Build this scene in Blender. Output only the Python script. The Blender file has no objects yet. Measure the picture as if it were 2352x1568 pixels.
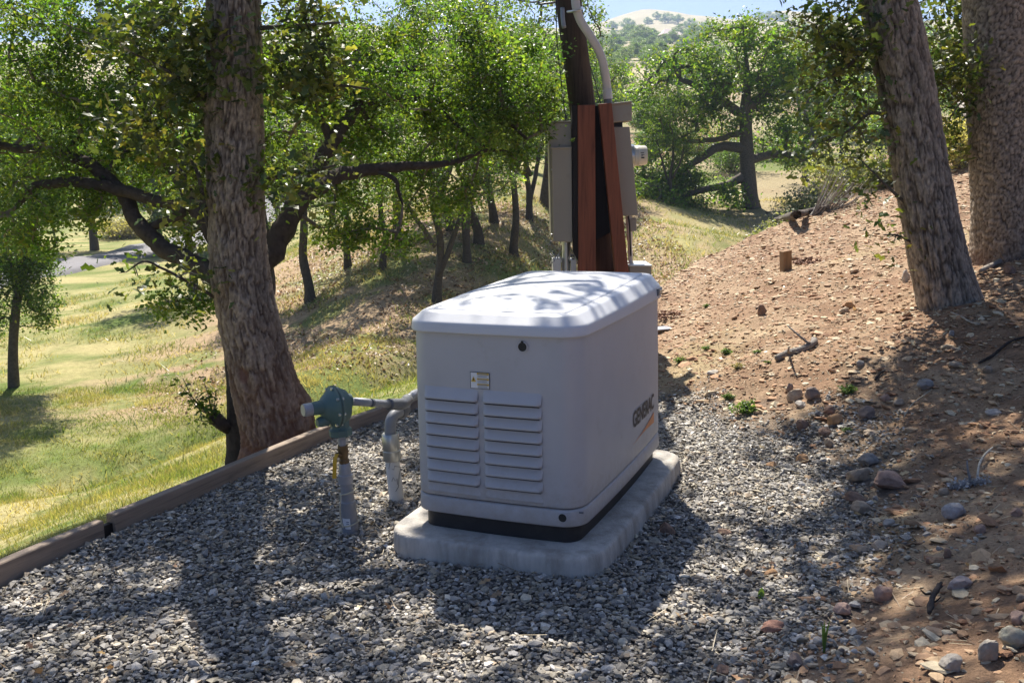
import bpy, bmesh, math, random
import numpy as np
from mathutils import Vector, Matrix

RNG = np.random.default_rng(7)
random.seed(7)
scn = bpy.context.scene
C = scn.collection
R = math.radians

# ------------------------------------------------------------------ camera, sky, sun, exposure
CZ = 1.423
FD = 2370 / 2500 * 2352
PIT, ROL = R(10.0), R(-1.3)
FW = np.array([0, math.cos(PIT), -math.sin(PIT)])
RT = np.array([1.0, 0, 0])
UP = np.cross(RT, FW)
R2 = math.cos(ROL) * RT + math.sin(ROL) * UP
U2 = -math.sin(ROL) * RT + math.cos(ROL) * UP
cam_d = bpy.data.cameras.new('camera')
cam_d.sensor_width = 36.0
cam_d.lens = 36.0 * 2370 / 2500
cam_d.clip_start = 0.05
cam_d.clip_end = 6000
cam = bpy.data.objects.new('camera', cam_d)
C.objects.link(cam)
cam.matrix_world = Matrix(((R2[0], U2[0], -FW[0], 0), (R2[1], U2[1], -FW[1], 0), (R2[2], U2[2], -FW[2], CZ), (0, 0, 0, 1)))
scn.camera = cam

SUN_EL, SUN_AZ = R(54), R(-9)          # azimuth measured from +Y towards +X
w = bpy.data.worlds.new('World')
scn.world = w
w.use_nodes = True
nt = w.node_tree
bg = nt.nodes['Background']
sky = nt.nodes.new('ShaderNodeTexSky')
sky.sky_type = 'NISHITA'
sky.sun_disc = False
sky.sun_elevation = SUN_EL
sky.sun_rotation = SUN_AZ
sky.altitude = 300
sky.air_density = 0.63
sky.dust_density = 3.2
sky.ozone_density = 10.0
nt.links.new(sky.outputs[0], bg.inputs[0])
bg.inputs[1].default_value = 0.073
sd = bpy.data.lights.new('sun', 'SUN')
sd.energy = 4.7
sd.angle = R(0.55)
sd.color = (1.0, 0.94, 0.84)
sun = bpy.data.objects.new('sun', sd)
C.objects.link(sun)
SUNV = Vector((math.sin(SUN_AZ) * math.cos(SUN_EL), math.cos(SUN_AZ) * math.cos(SUN_EL), math.sin(SUN_EL)))
sun.rotation_euler = SUNV.to_track_quat('Z', 'Y').to_euler()
sun.location = (0, 0, 30)
scn.view_settings.view_transform = 'Standard'
scn.view_settings.look = 'None'
scn.view_settings.gamma = 1.0
scn.view_settings.exposure = 1.22
scn.view_settings.use_curve_mapping = False
scn.render.engine = 'CYCLES'
scn.cycles.use_denoising = True
scn.cycles.denoiser = 'OPENIMAGEDENOISE'
scn.cycles.max_bounces = 8
scn.cycles.transparent_max_bounces = 8
scn.cycles.sample_clamp_indirect = 8
scn.cycles.volume_bounces = 0

# ------------------------------------------------------------------ where a line of sight meets the place
def ray(u, v):
    return FW + R2 * ((u - 1176) / FD) - U2 * ((v - 784) / FD)

def P(u, v, Y):
    d = ray(u, v)
    return Vector(d * (Y / d[1]) + np.array([0, 0, CZ]))

def proj(pts):
    d = np.asarray(pts, float) - np.array([0, 0, CZ])
    z = d @ FW
    return 1176 + FD * (d @ R2) / z, 784 - FD * (d @ U2) / z, z

# ------------------------------------------------------------------ noise and terrain
def _h(ix, iy, iz, seed):
    n = (ix.astype(np.int64) * 374761393 + iy.astype(np.int64) * 668265263 + iz.astype(np.int64) * 2147483647 + seed * 974634777) & 0xFFFFFFFF
    n = ((n ^ (n >> 13)) * 1274126177) & 0xFFFFFFFF
    n = n ^ (n >> 16)
    return (n & 0xFFFFFF) / float(0xFFFFFF)

def vnoise(x, y, z=None, seed=0):
    x = np.asarray(x, float); y = np.asarray(y, float)
    z = np.zeros_like(x) if z is None else np.asarray(z, float)
    ix, iy, iz = np.floor(x), np.floor(y), np.floor(z)
    fx, fy, fz = x - ix, y - iy, z - iz
    fx, fy, fz = fx * fx * (3 - 2 * fx), fy * fy * (3 - 2 * fy), fz * fz * (3 - 2 * fz)
    r = 0
    for a in (0, 1):
        for b in (0, 1):
            for c in (0, 1):
                r = r + _h(ix + a, iy + b, iz + c, seed) * (fx if a else 1 - fx) * (fy if b else 1 - fy) * (fz if c else 1 - fz)
    return r

def fbm(x, y, z=None, o=4, seed=0):
    s, a, t = 0, 0.5, 0
    for i in range(o):
        k = 2.0 ** i
        s = s + a * vnoise(np.asarray(x) * k, np.asarray(y) * k, None if z is None else np.asarray(z) * k, seed + i)
        t += a; a *= 0.5
    return s / t

def sstep(a, b, x):
    t = np.clip((np.asarray(x, float) - a) / (b - a), 0, 1)
    return t * t * (3 - 2 * t)

TL = np.array([(-6.5, -6), (-2.7, 1.4), (-1.86, 3.2), (-1.63, 3.74), (-1.33, 4.42), (-1.04, 5.02), (-0.64, 5.72), (0.1, 6.9), (1.1, 9.2), (2.3, 11.6), (4.8, 13.2), (9, 15), (30, 20), (120, 30)], float)
GULLY = np.array([(-14, 11), (-8, 11.6), (-3.8, 12.2), (-2.0, 13.4), (-0.2, 16), (1.4, 22), (2.4, 32), (3, 40)], float)

def segdist(x, y, L):
    best = np.full(np.shape(x), 1e9); sg = np.zeros(np.shape(x))
    for (ax, ay), (bx, by) in zip(L[:-1], L[1:]):
        dx, dy = bx - ax, by - ay
        t = np.clip(((x - ax) * dx + (y - ay) * dy) / (dx * dx + dy * dy), 0, 1)
        qx, qy = x - ax - t * dx, y - ay - t * dy
        d = np.hypot(qx, qy)
        m = d < best
        best = np.where(m, d, best)
        sg = np.where(m, np.sign(dx * qy - dy * qx), sg)
    return best, sg

XB_Y = [0, 1.8, 2.47, 3.07, 3.76, 4.53, 5.2, 5.66, 7, 9, 12]
XB_X = [0.1, 0.32, 0.55, 0.97, 1.33, 1.46, 1.25, 0.9, 0.85, 0.9, 1.1]

def softplus(r, k):
    return k * np.logaddexp(0, r / k)

def T(x, y):
    x = np.asarray(x, float); y = np.asarray(y, float)
    d, sg = segdist(x, y, TL)
    s = d * sg
    so = np.maximum(s, 0)
    r = x - np.interp(y, XB_Y, XB_X)
    zin = 0.285 * softplus(r, 0.06)
    zin = np.where(zin > 1.6, 1.6 + (zin - 1.6) * 0.35, zin)
    zin = np.minimum(zin, 6)
    z = zin * (1 - sstep(0.0, 7.0, so))
    z = z - (2.15 - 0.62 * sstep(-5.5, -2.2, x)) * np.tanh(so / 4.4) - 0.10 * sstep(0.03, 0.25, so)
    A = np.maximum(sstep(-15, -2, x), sstep(55, 190, y))
    yy = np.minimum(y, 900)
    z = z + so.clip(0, 1) * A * (0.1 * softplus(yy - 18, 1.5) + 0.9 * sstep(14, 26, yy) * sstep(-9, -5, x) * (1 - sstep(3, 8, x)) * (1 - sstep(40, 70, yy)) + 0.045 * np.maximum(0, yy - 80))
    gd, _ = segdist(x, y, GULLY)
    z = z - (0.2 + 0.85 * sstep(-6.5, -3.5, x)) * np.exp(-(gd / 1.15) ** 2)
    far = sstep(250, 700, y)
    z = z + 14 * np.exp(-(((x - 128) / 50) ** 2 + ((y - 900) / 170) ** 2)) + 13 * np.exp(-(((x - 248) / 34) ** 2 + ((y - 930) / 150) ** 2)) \
          + 12 * np.exp(-(((x + 135) / 60) ** 2 + ((y - 930) / 150) ** 2))
    z = z + far * (fbm(x / 70, y / 70, o=3, seed=3) - 0.5) * 8
    z = z - 0.25 * np.maximum(0, y - 960)
    mid = sstep(0.2, 4, so) * (1 - far)
    z = z + mid * (fbm(x / 3.0, y / 3.0, o=3, seed=5) - 0.5) * 0.35
    near = sstep(0.0, 0.3, r) * (1 - sstep(0, 2, so))
    z = z + near * ((fbm(x / 0.5, y / 0.5, o=4, seed=9) - 0.5) * 0.10 + (fbm(x / 0.09, y / 0.09, o=2, seed=19) - 0.5) * 0.03)
    inside = (1 - sstep(0, 0.02, so))
    z = z + inside * (1 - sstep(0.0, 0.3, r)) * (fbm(x / 0.6, y / 0.6, o=3, seed=11) - 0.5) * 0.035
    return z

def G(u, v, y0=1.6, y1=1200):
    """first point where the line of sight meets the ground"""
    ys = np.concatenate([np.arange(y0, 60, 0.04), np.geomspace(60, y1, 400)])
    d = ray(u, v)
    t = ys / d[1]
    px, pz = d[0] * t, CZ + d[2] * t
    hit = np.nonzero(pz <= T(px, ys))[0]
    i = hit[0] if len(hit) else len(ys) - 1
    return Vector((px[i], ys[i], float(T(px[i:i + 1], ys[i:i + 1])[0])))

def onT(x, y, dz=0.0):
    return Vector((x, y, float(T(np.array([x]), np.array([y]))[0]) + dz))

# ------------------------------------------------------------------ mesh helpers
class MB:
    """collects numpy pieces into one mesh"""
    def __init__(s):
        s.v, s.f, s.c, s.n = [], [], [], 0
    def add(s, verts, faces, col=None):
        verts = np.asarray(verts, float).reshape(-1, 3)
        s.v.append(verts)
        s.f.append(np.asarray(faces, np.int64) + s.n)
        if col is not None:
            col = np.asarray(col, float)
            if col.ndim == 1:
                col = np.tile(col, (len(verts), 1))
            s.c.append(col)
        s.n += len(verts)
    def build(s, name, mat, parent=None, smooth=True, loc=None):
        me = bpy.data.meshes.new(name)
        V = np.concatenate(s.v)
        me.vertices.add(len(V))
        me.vertices.foreach_set('co', V.astype(np.float32).ravel())
        loops = np.concatenate([f.ravel() for f in s.f])
        tot = np.concatenate([np.full(len(f), f.shape[1], np.int32) for f in s.f])
        st = np.concatenate([[0], np.cumsum(tot)[:-1]]).astype(np.int32)
        me.loops.add(len(loops))
        me.loops.foreach_set('vertex_index', loops.astype(np.int32))
        me.polygons.add(len(tot))
        me.polygons.foreach_set('loop_start', st)
        me.polygons.foreach_set('loop_total', tot)
        me.polygons.foreach_set('use_smooth', np.full(len(tot), smooth, bool))
        if s.c:
            ca = me.color_attributes.new('Col', 'FLOAT_COLOR', 'POINT')
            cc = np.concatenate(s.c)
            ca.data.foreach_set('color', np.concatenate([cc, np.ones((len(cc), 1))], 1).astype(np.float32).ravel())
        me.update(calc_edges=True)
        me.validate()
        for m in (mat if isinstance(mat, (list, tuple)) else [mat]):
            me.materials.append(m)
        return link(me, name, parent, loc)

def link(me, name, parent=None, loc=None):
    o = bpy.data.objects.new(name, me)
    C.objects.link(o)
    if parent is not None:
        o.parent = parent
    if loc is not None:
        o.location = loc
    return o

def tag(o, label=None, cat=None, group=None, kind=None):
    if label: o['label'] = label
    if cat: o['category'] = cat
    if group: o['group'] = group
    if kind: o['kind'] = kind
    return o

def empty(name, loc=(0, 0, 0), rz=0.0, label=None, cat=None, group=None):
    o = bpy.data.objects.new(name, None)
    C.objects.link(o)
    o.location = loc
    o.rotation_euler = (0, 0, rz)
    o.empty_display_size = 0.1
    return tag(o, label, cat, group)

def copy_tree(o, parent=None):
    c = o.copy()
    C.objects.link(c)
    c.parent = parent
    for ch in list(o.children):
        copy_tree(ch, c)
    return c

def bm_obj(bm, name, mat, parent=None, smooth=False, bevel=0.0, loc=None, seg=2):
    if bevel:
        bmesh.ops.bevel(bm, geom=[e for e in bm.edges if e.calc_face_angle(0) > 0.5], offset=bevel, segments=seg, profile=0.5, affect='EDGES')
    me = bpy.data.meshes.new(name)
    bm.to_mesh(me)
    bm.free()
    for m in (mat if isinstance(mat, (list, tuple)) else [mat]):
        me.materials.append(m)
    if smooth:
        me.polygons.foreach_set('use_smooth', np.full(len(me.polygons), True))
    return link(me, name, parent, loc)

def box_bm(bm, lo, hi, M=None):
    lo, hi = Vector(lo), Vector(hi)
    r = bmesh.ops.create_cube(bm, size=1.0)
    vs = r['verts']
    for v in vs:
        v.co = Vector((lo[i] + (v.co[i] + 0.5) * (hi[i] - lo[i]) for i in range(3)))
        if M is not None:
            v.co = M @ v.co
    return vs

def frame_of(d):
    d = np.asarray(d, float); d = d / np.linalg.norm(d)
    a = np.array([0, 0, 1.0]) if abs(d[2]) < 0.9 else np.array([1.0, 0, 0])
    x = np.cross(a, d); x /= np.linalg.norm(x)
    return x, np.cross(d, x)

def tube(mb, pts, rad, n=8, col=None, cap=True):
    pts = np.asarray([tuple(p) for p in pts], float)
    m = len(pts)
    rad = np.broadcast_to(np.asarray(rad, float), (m,))
    tg = np.gradient(pts, axis=0)
    tg /= np.linalg.norm(tg, axis=1)[:, None] + 1e-12
    x, y = frame_of(tg[0])
    th = np.linspace(0, 2 * np.pi, n, endpoint=False)
    V = np.empty((m, n, 3))
    for i in range(m):
        x = x - tg[i] * (x @ tg[i]); x /= np.linalg.norm(x)
        y = np.cross(tg[i], x)
        V[i] = pts[i] + rad[i] * (np.cos(th)[:, None] * x + np.sin(th)[:, None] * y)
    i, j = np.meshgrid(np.arange(m - 1), np.arange(n), indexing='ij')
    a = i * n + j; b = i * n + (j + 1) % n
    F = np.stack([a, b, b + n, a + n], -1).reshape(-1, 4)
    V = V.reshape(-1, 3)
    if cap:
        k = len(V)
        V = np.concatenate([V, pts[:1], pts[-1:]])
        jj = np.arange(n)
        c0 = np.stack([jj, np.full(n, k), np.full(n, k), (jj + 1) % n], -1)
        tri0 = np.stack([(jj + 1) % n, jj, np.full(n, k)], -1)
        tri1 = np.stack([(m - 1) * n + jj, (m - 1) * n + (jj + 1) % n, np.full(n, k + 1)], -1)
        base = mb.n
        mb.add(V, F, col)
        mb.f.append(tri0 + base); mb.f.append(tri1 + base)
    else:
        mb.add(V, F, col)

def smooth_path(pts, n):
    """Catmull-Rom through points"""
    p = np.asarray([tuple(q) for q in pts], float)
    if len(p) == 2:
        return p[0] + (p[1] - p[0]) * np.linspace(0, 1, n)[:, None]
    q = np.concatenate([[2 * p[0] - p[1]], p, [2 * p[-1] - p[-2]]])
    out = []
    for t in np.linspace(0, len(p) - 1 - 1e-9, n):
        i = int(t); f = t - i
        a, b, c, d = q[i], q[i + 1], q[i + 2], q[i + 3]
        out.append(0.5 * ((2 * b) + (-a + c) * f + (2 * a - 5 * b + 4 * c - d) * f * f + (-a + 3 * b - 3 * c + d) * f ** 3))
    return np.array(out)

# ------------------------------------------------------------------ materials
def new_mat(name):
    m = bpy.data.materials.new(name)
    m.use_nodes = True
    n = m.node_tree.nodes
    l = m.node_tree.links
    return m, n, l, n['Principled BSDF']

def N(n, t, **k):
    o = n.new(t)
    for a, b in k.items():
        if a in o.inputs.keys():
            o.inputs[a].default_value = b
        else:
            setattr(o, a, b)
    return o

def ramp(n, stops):
    r = n.new('ShaderNodeValToRGB')
    e = r.color_ramp.elements
    e[0].position, e[0].color = stops[0][0], (*stops[0][1], 1)
    e[1].position, e[1].color = stops[-1][0], (*stops[-1][1], 1)
    for p, c in stops[1:-1]:
        q = e.new(p); q.color = (*c, 1)
    return r

def coords(n, l, scale=(1, 1, 1), obj=True):
    tc = n.new('ShaderNodeTexCoord')
    mp = n.new('ShaderNodeMapping')
    mp.inputs['Scale'].default_value = scale
    l.new(tc.outputs['Object' if obj else 'Generated'], mp.inputs[0])
    return mp.outputs[0]

def mat_simple(name, col, rough=0.6, metal=0.0, var=0.12, nscale=20, bump=0.0, bscale=200, spec=0.5, stretch=(1, 1, 1), dirt=None):
    m, n, l, b = new_mat(name)
    co = coords(n, l, stretch)
    nz = N(n, 'ShaderNodeTexNoise', Scale=nscale, Detail=6.0, Roughness=0.6)
    l.new(co, nz.inputs['Vector'])
    c = np.array(col)
    rp = ramp(n, [(0.25, tuple(c * (1 - var))), (0.75, tuple(np.minimum(c * (1 + var), 1)))])
    l.new(nz.outputs['Fac'], rp.inputs[0])
    out = rp.outputs[0]
    if dirt:
        dcol, dsc, lo, hi = dirt
        nd = N(n, 'ShaderNodeTexNoise', Scale=dsc, Detail=8.0, Roughness=0.65)
        l.new(co, nd.inputs['Vector'])
        mr = N(n, 'ShaderNodeMapRange', **{'From Min': lo, 'From Max': hi})
        l.new(nd.outputs['Fac'], mr.inputs[0])
        mx = n.new('ShaderNodeMix'); mx.data_type = 'RGBA'
        l.new(mr.outputs[0], mx.inputs['Factor'])
        l.new(out, mx.inputs['A']); mx.inputs['B'].default_value = (*dcol, 1)
        out = mx.outputs['Result']
    l.new(out, b.inputs['Base Color'])
    b.inputs['Roughness'].default_value = rough
    b.inputs['Metallic'].default_value = metal
    b.inputs['Specular IOR Level'].default_value = spec
    if bump:
        nb = N(n, 'ShaderNodeTexNoise', Scale=bscale, Detail=4.0)
        l.new(co, nb.inputs['Vector'])
        bp = N(n, 'ShaderNodeBump', Strength=bump, Distance=0.004)
        l.new(nb.outputs['Fac'], bp.inputs['Height'])
        l.new(bp.outputs[0], b.inputs['Normal'])
    return m

def mat_attr(name, rough=0.85, var=0.35, nscale=60, bump=0.5, bscale=300, spec=0.3, dist=0.004):
    """colour from the mesh's own per-piece colours, varied by fine noise"""
    m, n, l, b = new_mat(name)
    at = n.new('ShaderNodeVertexColor'); at.layer_name = 'Col'
    co = coords(n, l)
    nz = N(n, 'ShaderNodeTexNoise', Scale=nscale, Detail=6.0, Roughness=0.65)
    l.new(co, nz.inputs['Vector'])
    mr = N(n, 'ShaderNodeMapRange', **{'From Min': 0.25, 'From Max': 0.75, 'To Min': 1 - var, 'To Max': 1 + var})
    l.new(nz.outputs['Fac'], mr.inputs[0])
    mx = n.new('ShaderNodeMix'); mx.data_type = 'RGBA'; mx.blend_type = 'MULTIPLY'
    mx.inputs['Factor'].default_value = 1
    l.new(at.outputs['Color'], mx.inputs['A'])
    l.new(mr.outputs[0], mx.inputs['B'])
    l.new(mx.outputs['Result'], b.inputs['Base Color'])
    b.inputs['Roughness'].default_value = rough
    b.inputs['Specular IOR Level'].default_value = spec
    if bump:
        nb = N(n, 'ShaderNodeTexNoise', Scale=bscale, Detail=5.0, Roughness=0.7)
        l.new(co, nb.inputs['Vector'])
        bp = N(n, 'ShaderNodeBump', Strength=bump, Distance=dist)
        l.new(nb.outputs['Fac'], bp.inputs['Height'])
        l.new(bp.outputs[0], b.inputs['Normal'])
    return m

def mat_leaf(name, trans=0.5, tint=(1.7, 1.75, 0.6)):
    m, n, l, b = new_mat(name)
    at = n.new('ShaderNodeVertexColor'); at.layer_name = 'Col'
    l.new(at.outputs['Color'], b.inputs['Base Color'])
    b.inputs['Roughness'].default_value = 0.42
    b.inputs['Specular IOR Level'].default_value = 0.45
    tr = n.new('ShaderNodeBsdfTranslucent')
    mx = n.new('ShaderNodeMix'); mx.data_type = 'RGBA'; mx.blend_type = 'MULTIPLY'
    mx.inputs['Factor'].default_value = 1
    l.new(at.outputs['Color'], mx.inputs['A'])
    mx.inputs['B'].default_value = (*tint, 1)
    l.new(mx.outputs['Result'], tr.inputs['Color'])
    ms = n.new('ShaderNodeMixShader')
    ms.inputs[0].default_value = trans
    l.new(b.outputs[0], ms.inputs[1]); l.new(tr.outputs[0], ms.inputs[2])
    l.new(ms.outputs[0], n['Material Output'].inputs['Surface'])
    return m

def mat_wood(name, col, dark, along='Z', scale=30, rough=0.75, var=0.3):
    m, n, l, b = new_mat(name)
    st = {'X': (0.06, 1, 1), 'Y': (1, 0.06, 1), 'Z': (1, 1, 0.06)}[along]
    co = coords(n, l, st)
    nz = N(n, 'ShaderNodeTexNoise', Scale=scale, Detail=8.0, Roughness=0.7, Distortion=0.6)
    l.new(co, nz.inputs['Vector'])
    c = np.array(col)
    rp = ramp(n, [(0.3, dark), (0.48, tuple(c)), (0.75, tuple(c * (1 + var)))])
    l.new(nz.outputs['Fac'], rp.inputs[0])
    l.new(rp.outputs[0], b.inputs['Base Color'])
    b.inputs['Roughness'].default_value = rough
    b.inputs['Specular IOR Level'].default_value = 0.3
    bp = N(n, 'ShaderNodeBump', Strength=0.35, Distance=0.003)
    l.new(nz.outputs['Fac'], bp.inputs['Height'])
    l.new(bp.outputs[0], b.inputs['Normal'])
    return m

M = {}
M['body'] = mat_simple('generator_paint', (0.435, 0.435, 0.45), 0.45, var=0.05, nscale=6, bump=0.05, bscale=900, dirt=((0.30, 0.27, 0.235), 9, 0.60, 0.95))
n_b, l_b = M['body'].node_tree.nodes, M['body'].node_tree.links
b_b = n_b['Principled BSDF']; src_ = b_b.inputs['Base Color'].links[0].from_socket
tc_b = n_b.new('ShaderNodeTexCoord'); sp_b = n_b.new('ShaderNodeSeparateXYZ'); l_b.new(tc_b.outputs['Object'], sp_b.inputs[0])
mr_b = N(n_b, 'ShaderNodeMapRange', **{'From Min': 0.15, 'From Max': 0.42, 'To Min': 0.30, 'To Max': -0.12}); l_b.new(sp_b.outputs['Z'], mr_b.inputs[0])
nz_b = N(n_b, 'ShaderNodeTexNoise', Scale=26.0, Detail=9.0, Roughness=0.75); l_b.new(tc_b.outputs['Object'], nz_b.inputs['Vector'])
ad_b = N(n_b, 'ShaderNodeMath', operation='ADD'); l_b.new(mr_b.outputs[0], ad_b.inputs[0]); l_b.new(nz_b.outputs['Fac'], ad_b.inputs[1])
m2_b = N(n_b, 'ShaderNodeMapRange', **{'From Min': 0.55, 'From Max': 0.95, 'To Max': 0.55}); l_b.new(ad_b.outputs[0], m2_b.inputs[0])
mx_b = n_b.new('ShaderNodeMix'); mx_b.data_type = 'RGBA'; l_b.new(m2_b.outputs[0], mx_b.inputs['Factor']); l_b.new(src_, mx_b.inputs['A']); mx_b.inputs['B'].default_value = (0.30, 0.245, 0.19, 1)
l_b.new(mx_b.outputs['Result'], b_b.inputs['Base Color'])
M['lid'] = mat_simple('lid_paint', (0.55, 0.56, 0.585), 0.42, var=0.03, nscale=8, bump=0.08, bscale=700, dirt=((0.55, 0.52, 0.47), 14, 0.62, 0.9))
M['black'] = mat_simple('black_plastic', (0.012, 0.012, 0.013), 0.55, var=0.2)
M['skirt'] = mat_simple('black_skirt', (0.014, 0.013, 0.014), 0.6, var=0.3, nscale=12, dirt=((0.05, 0.045, 0.04), 18, 0.5, 0.9))
M['concrete'] = mat_simple('concrete', (0.47, 0.44, 0.395), 0.9, var=0.28, nscale=18, bump=0.9, bscale=120, spec=0.2, stretch=(1, 1, 0.3), dirt=((0.24, 0.205, 0.165), 8, 0.46, 0.74))
M['sticker'] = mat_simple('sticker_white', (0.72, 0.73, 0.74), 0.4, var=0.02)
M['yellow'] = mat_simple('sticker_yellow', (0.62, 0.42, 0.03), 0.4, var=0.05)
M['ink'] = mat_simple('dark_ink', (0.03, 0.03, 0.035), 0.5, var=0.05)
M['inkg'] = mat_simple('fine_print', (0.22, 0.24, 0.3), 0.5, var=0.3, nscale=900)
M['logo'] = mat_simple('logo_grey', (0.045, 0.045, 0.05), 0.5, var=0.05)
M['orange'] = mat_simple('logo_orange', (0.55, 0.17, 0.05), 0.35, var=0.25, nscale=8)
M['regulator'] = mat_simple('regulator_green', (0.075, 0.135, 0.125), 0.5, var=0.15, nscale=15, bump=0.15)
M['pipe'] = mat_simple('galvanized_pipe', (0.30, 0.31, 0.34), 0.42, 0.25, var=0.15, nscale=25)
M['pvc_grey'] = mat_simple('grey_pvc', (0.25, 0.255, 0.27), 0.5, var=0.1, nscale=15)
M['pvc_white'] = mat_simple('white_pvc', (0.62, 0.61, 0.58), 0.45, var=0.08, nscale=10)
M['pvc_dark'] = mat_simple('dark_grey_coupling', (0.13, 0.135, 0.145), 0.4, var=0.12)
M['steel'] = mat_simple('bright_steel', (0.50, 0.50, 0.47), 0.35, 0.8, var=0.12, nscale=12)
M['brass'] = mat_simple('old_brass', (0.16, 0.105, 0.05), 0.5, 0.5, var=0.3)
M['handle'] = mat_simple('yellow_handle', (0.60, 0.36, 0.02), 0.5, var=0.06)
M['cord'] = mat_simple('tan_cord', (0.5, 0.45, 0.33), 0.8)
M['enclosure'] = mat_simple('beige_steel', (0.33, 0.29, 0.225), 0.5, var=0.05, nscale=5, dirt=((0.25, 0.2, 0.15), 12, 0.6, 0.9))
M['riser'] = mat_simple('painted_riser', (0.60, 0.56, 0.52), 0.45, var=0.06, nscale=6)
M['meter'] = mat_simple('meter_cover', (0.66, 0.62, 0.52), 0.3, var=0.05)
M['redwood'] = mat_wood('red_stained_wood', (0.22, 0.072, 0.038), (0.10, 0.032, 0.02), 'Z', 34, 0.65, 0.45)
M['darkwood'] = mat_wood('dark_backboard', (0.022, 0.018, 0.016), (0.01, 0.008, 0.008), 'Z', 22)
M['pole'] = mat_wood('pole_wood', (0.060, 0.040, 0.029), (0.022, 0.015, 0.011), 'Z', 26, 0.85, 0.6)
M['timber'] = mat_wood('weathered_timber', (0.275, 0.215, 0.165), (0.13, 0.10, 0.078), 'X', 34, 0.85, 0.35)
M['stake'] = mat_wood('stake_wood', (0.25, 0.15, 0.08), (0.12, 0.07, 0.04), 'Z', 40, 0.85)
M['leaf'] = mat_leaf('oak_leaves')
M['leaf_near'] = mat_leaf('near_oak_leaves', 0.38, (1.5, 1.6, 0.6))
M['leaf_far'] = mat_leaf('distant_oak_leaves', 0.45)
M['leaf_dry'] = mat_leaf('dry_leaves', 0.2, (1.3, 1.1, 0.8))
M['grass'] = mat_leaf('grass_blades', 0.4, (1.6, 1.5, 0.7))
M['bark'] = mat_attr('oak_bark', 0.92, 0.30, 45, 0.6, 160, 0.2, 0.006)
M['branch'] = mat_attr('oak_branch_bark', 0.92, 0.45, 22, 0.9, 60, 0.2, 0.012)
M['stone'] = mat_attr('stone', 0.8, 0.28, 55, 0.5, 220, 0.35, 0.004)
M['gravel'] = mat_attr('gravel_stone', 0.62, 0.22, 120, 0.3, 500, 0.45, 0.002)

# ------------------------------------------------------------------ ground sheet
def axis(lo, hi, d0, d1, g0, g1, far_lo, far_hi):
    core = np.arange(lo, hi, d0)
    a, st = [hi], d0
    while a[-1] < far_hi:
        st = min(st * g1, 30); a.append(a[-1] + st)
    b, st = [lo], d0
    while b[-1] > far_lo:
        st = min(st * g0, 30); b.append(b[-1] - st)
    return np.concatenate([np.array(b[1:])[::-1], core, np.array(a)])

gx = axis(-3.5, 5.2, 0.06, 0, 1.05, 1.05, -900, 900)
gy = axis(1.6, 13, 0.06, 0, 1.1, 1.03, -60, 1500)
X, Y = np.meshgrid(gx, gy)
Z = T(X, Y)
d_, sg_ = segdist(X, Y, TL)
S = d_ * sg_
RR = X - np.interp(Y, XB_Y, XB_X)
GD, _ = segdist(X, Y, GULLY)

def mixc(a, b, t):
    return a * (1 - t[..., None]) + b * t[..., None]
c_gravel = np.array([0.13, 0.12, 0.11]); c_dirt = np.array([0.25, 0.155, 0.095]); c_dirt2 = np.array([0.385, 0.28, 0.18])
c_green = np.array([0.105, 0.150, 0.028]); c_yel = np.array([0.36, 0.31, 0.14]); c_litter = np.array([0.36, 0.255, 0.155]); c_dry = np.array([0.46, 0.37, 0.21])
n1 = fbm(X / 1.3, Y / 1.3, o=5, seed=21); n2 = fbm(X / 0.25, Y / 0.25, o=4, seed=22); n3 = fbm(X / 4, Y / 4, o=4, seed=23)
lawn = mixc(np.broadcast_to(c_green, X.shape + (3,)), c_yel, np.clip((n1 - 0.5) * 2.6 + 0.62 + (n2 - 0.5) * 1.6, 0, 1))
dirt = mixc(np.broadcast_to(c_dirt, X.shape + (3,)), c_dirt2, np.clip((n2 - 0.5) * 2 + 0.4 + (n1 - .5), 0, 1))
dirt = mixc(dirt, np.broadcast_to(c_yel * 0.9, dirt.shape), sstep(0.58, 0.75, n1) * 0.35)
wood = sstep(-9, -6, X) * sstep(12.6, 14.6, Y + 0.25 * (X + 3)) * (1 - sstep(30, 45, Y)) * (1 - sstep(3.5, 6, X))
litter = mixc(np.broadcast_to(c_litter, X.shape + (3,)), c_green * 1.1, sstep(0.52, 0.66, n1) * 0.8)
col = mixc(lawn, litter, wood * sstep(0.16, 0.34, n3 + (n2 - .5) * .5))
rb = sstep(4, 8, X) * sstep(13, 20, Y)
col = mixc(col, mixc(mixc(np.broadcast_to(c_dry * 0.66, dirt.shape), c_green * 1.05, sstep(0.40, 0.55, n3) * .85), c_dirt * 1.0, sstep(0.46, 0.6, fbm(X / 7, Y / 7, o=4, seed=29))), rb)
scar = sstep(0.42, 0.2, np.abs(S - 1.2)) * sstep(0.42, 0.6, fbm(X / 0.7, Y / 0.7, seed=31))
col = mixc(col, np.broadcast_to(c_litter * 1.05, col.shape), scar * 0.75 * (S > 0))
col = mixc(col, np.broadcast_to(np.array([0.11, 0.17, 0.03]), col.shape), np.exp(-((GD - 0.9) / 0.7) ** 2) * 0.5)
edge = sstep(0.5, 0.05, S) * (S > 0)
col = mixc(col, np.broadcast_to(c_dirt * 0.75, col.shape), edge * 0.8 * sstep(0.4, 0.6, n2))
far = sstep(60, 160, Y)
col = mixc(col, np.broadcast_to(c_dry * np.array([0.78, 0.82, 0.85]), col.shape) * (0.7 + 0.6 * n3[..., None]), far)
ins = (1 - sstep(-0.02, 0.02, S))
col = mixc(col, dirt, np.clip(ins + (1 - sstep(0, 1.2, S)) * sstep(0.6, 1.2, RR) * (Y > 6.5), 0, 1))
gr = ins * (1 - sstep(-0.05, 0.45, RR + (n2 - 0.5) * 0.6)) * (1 - sstep(5.6, 6.2, Y))
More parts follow.
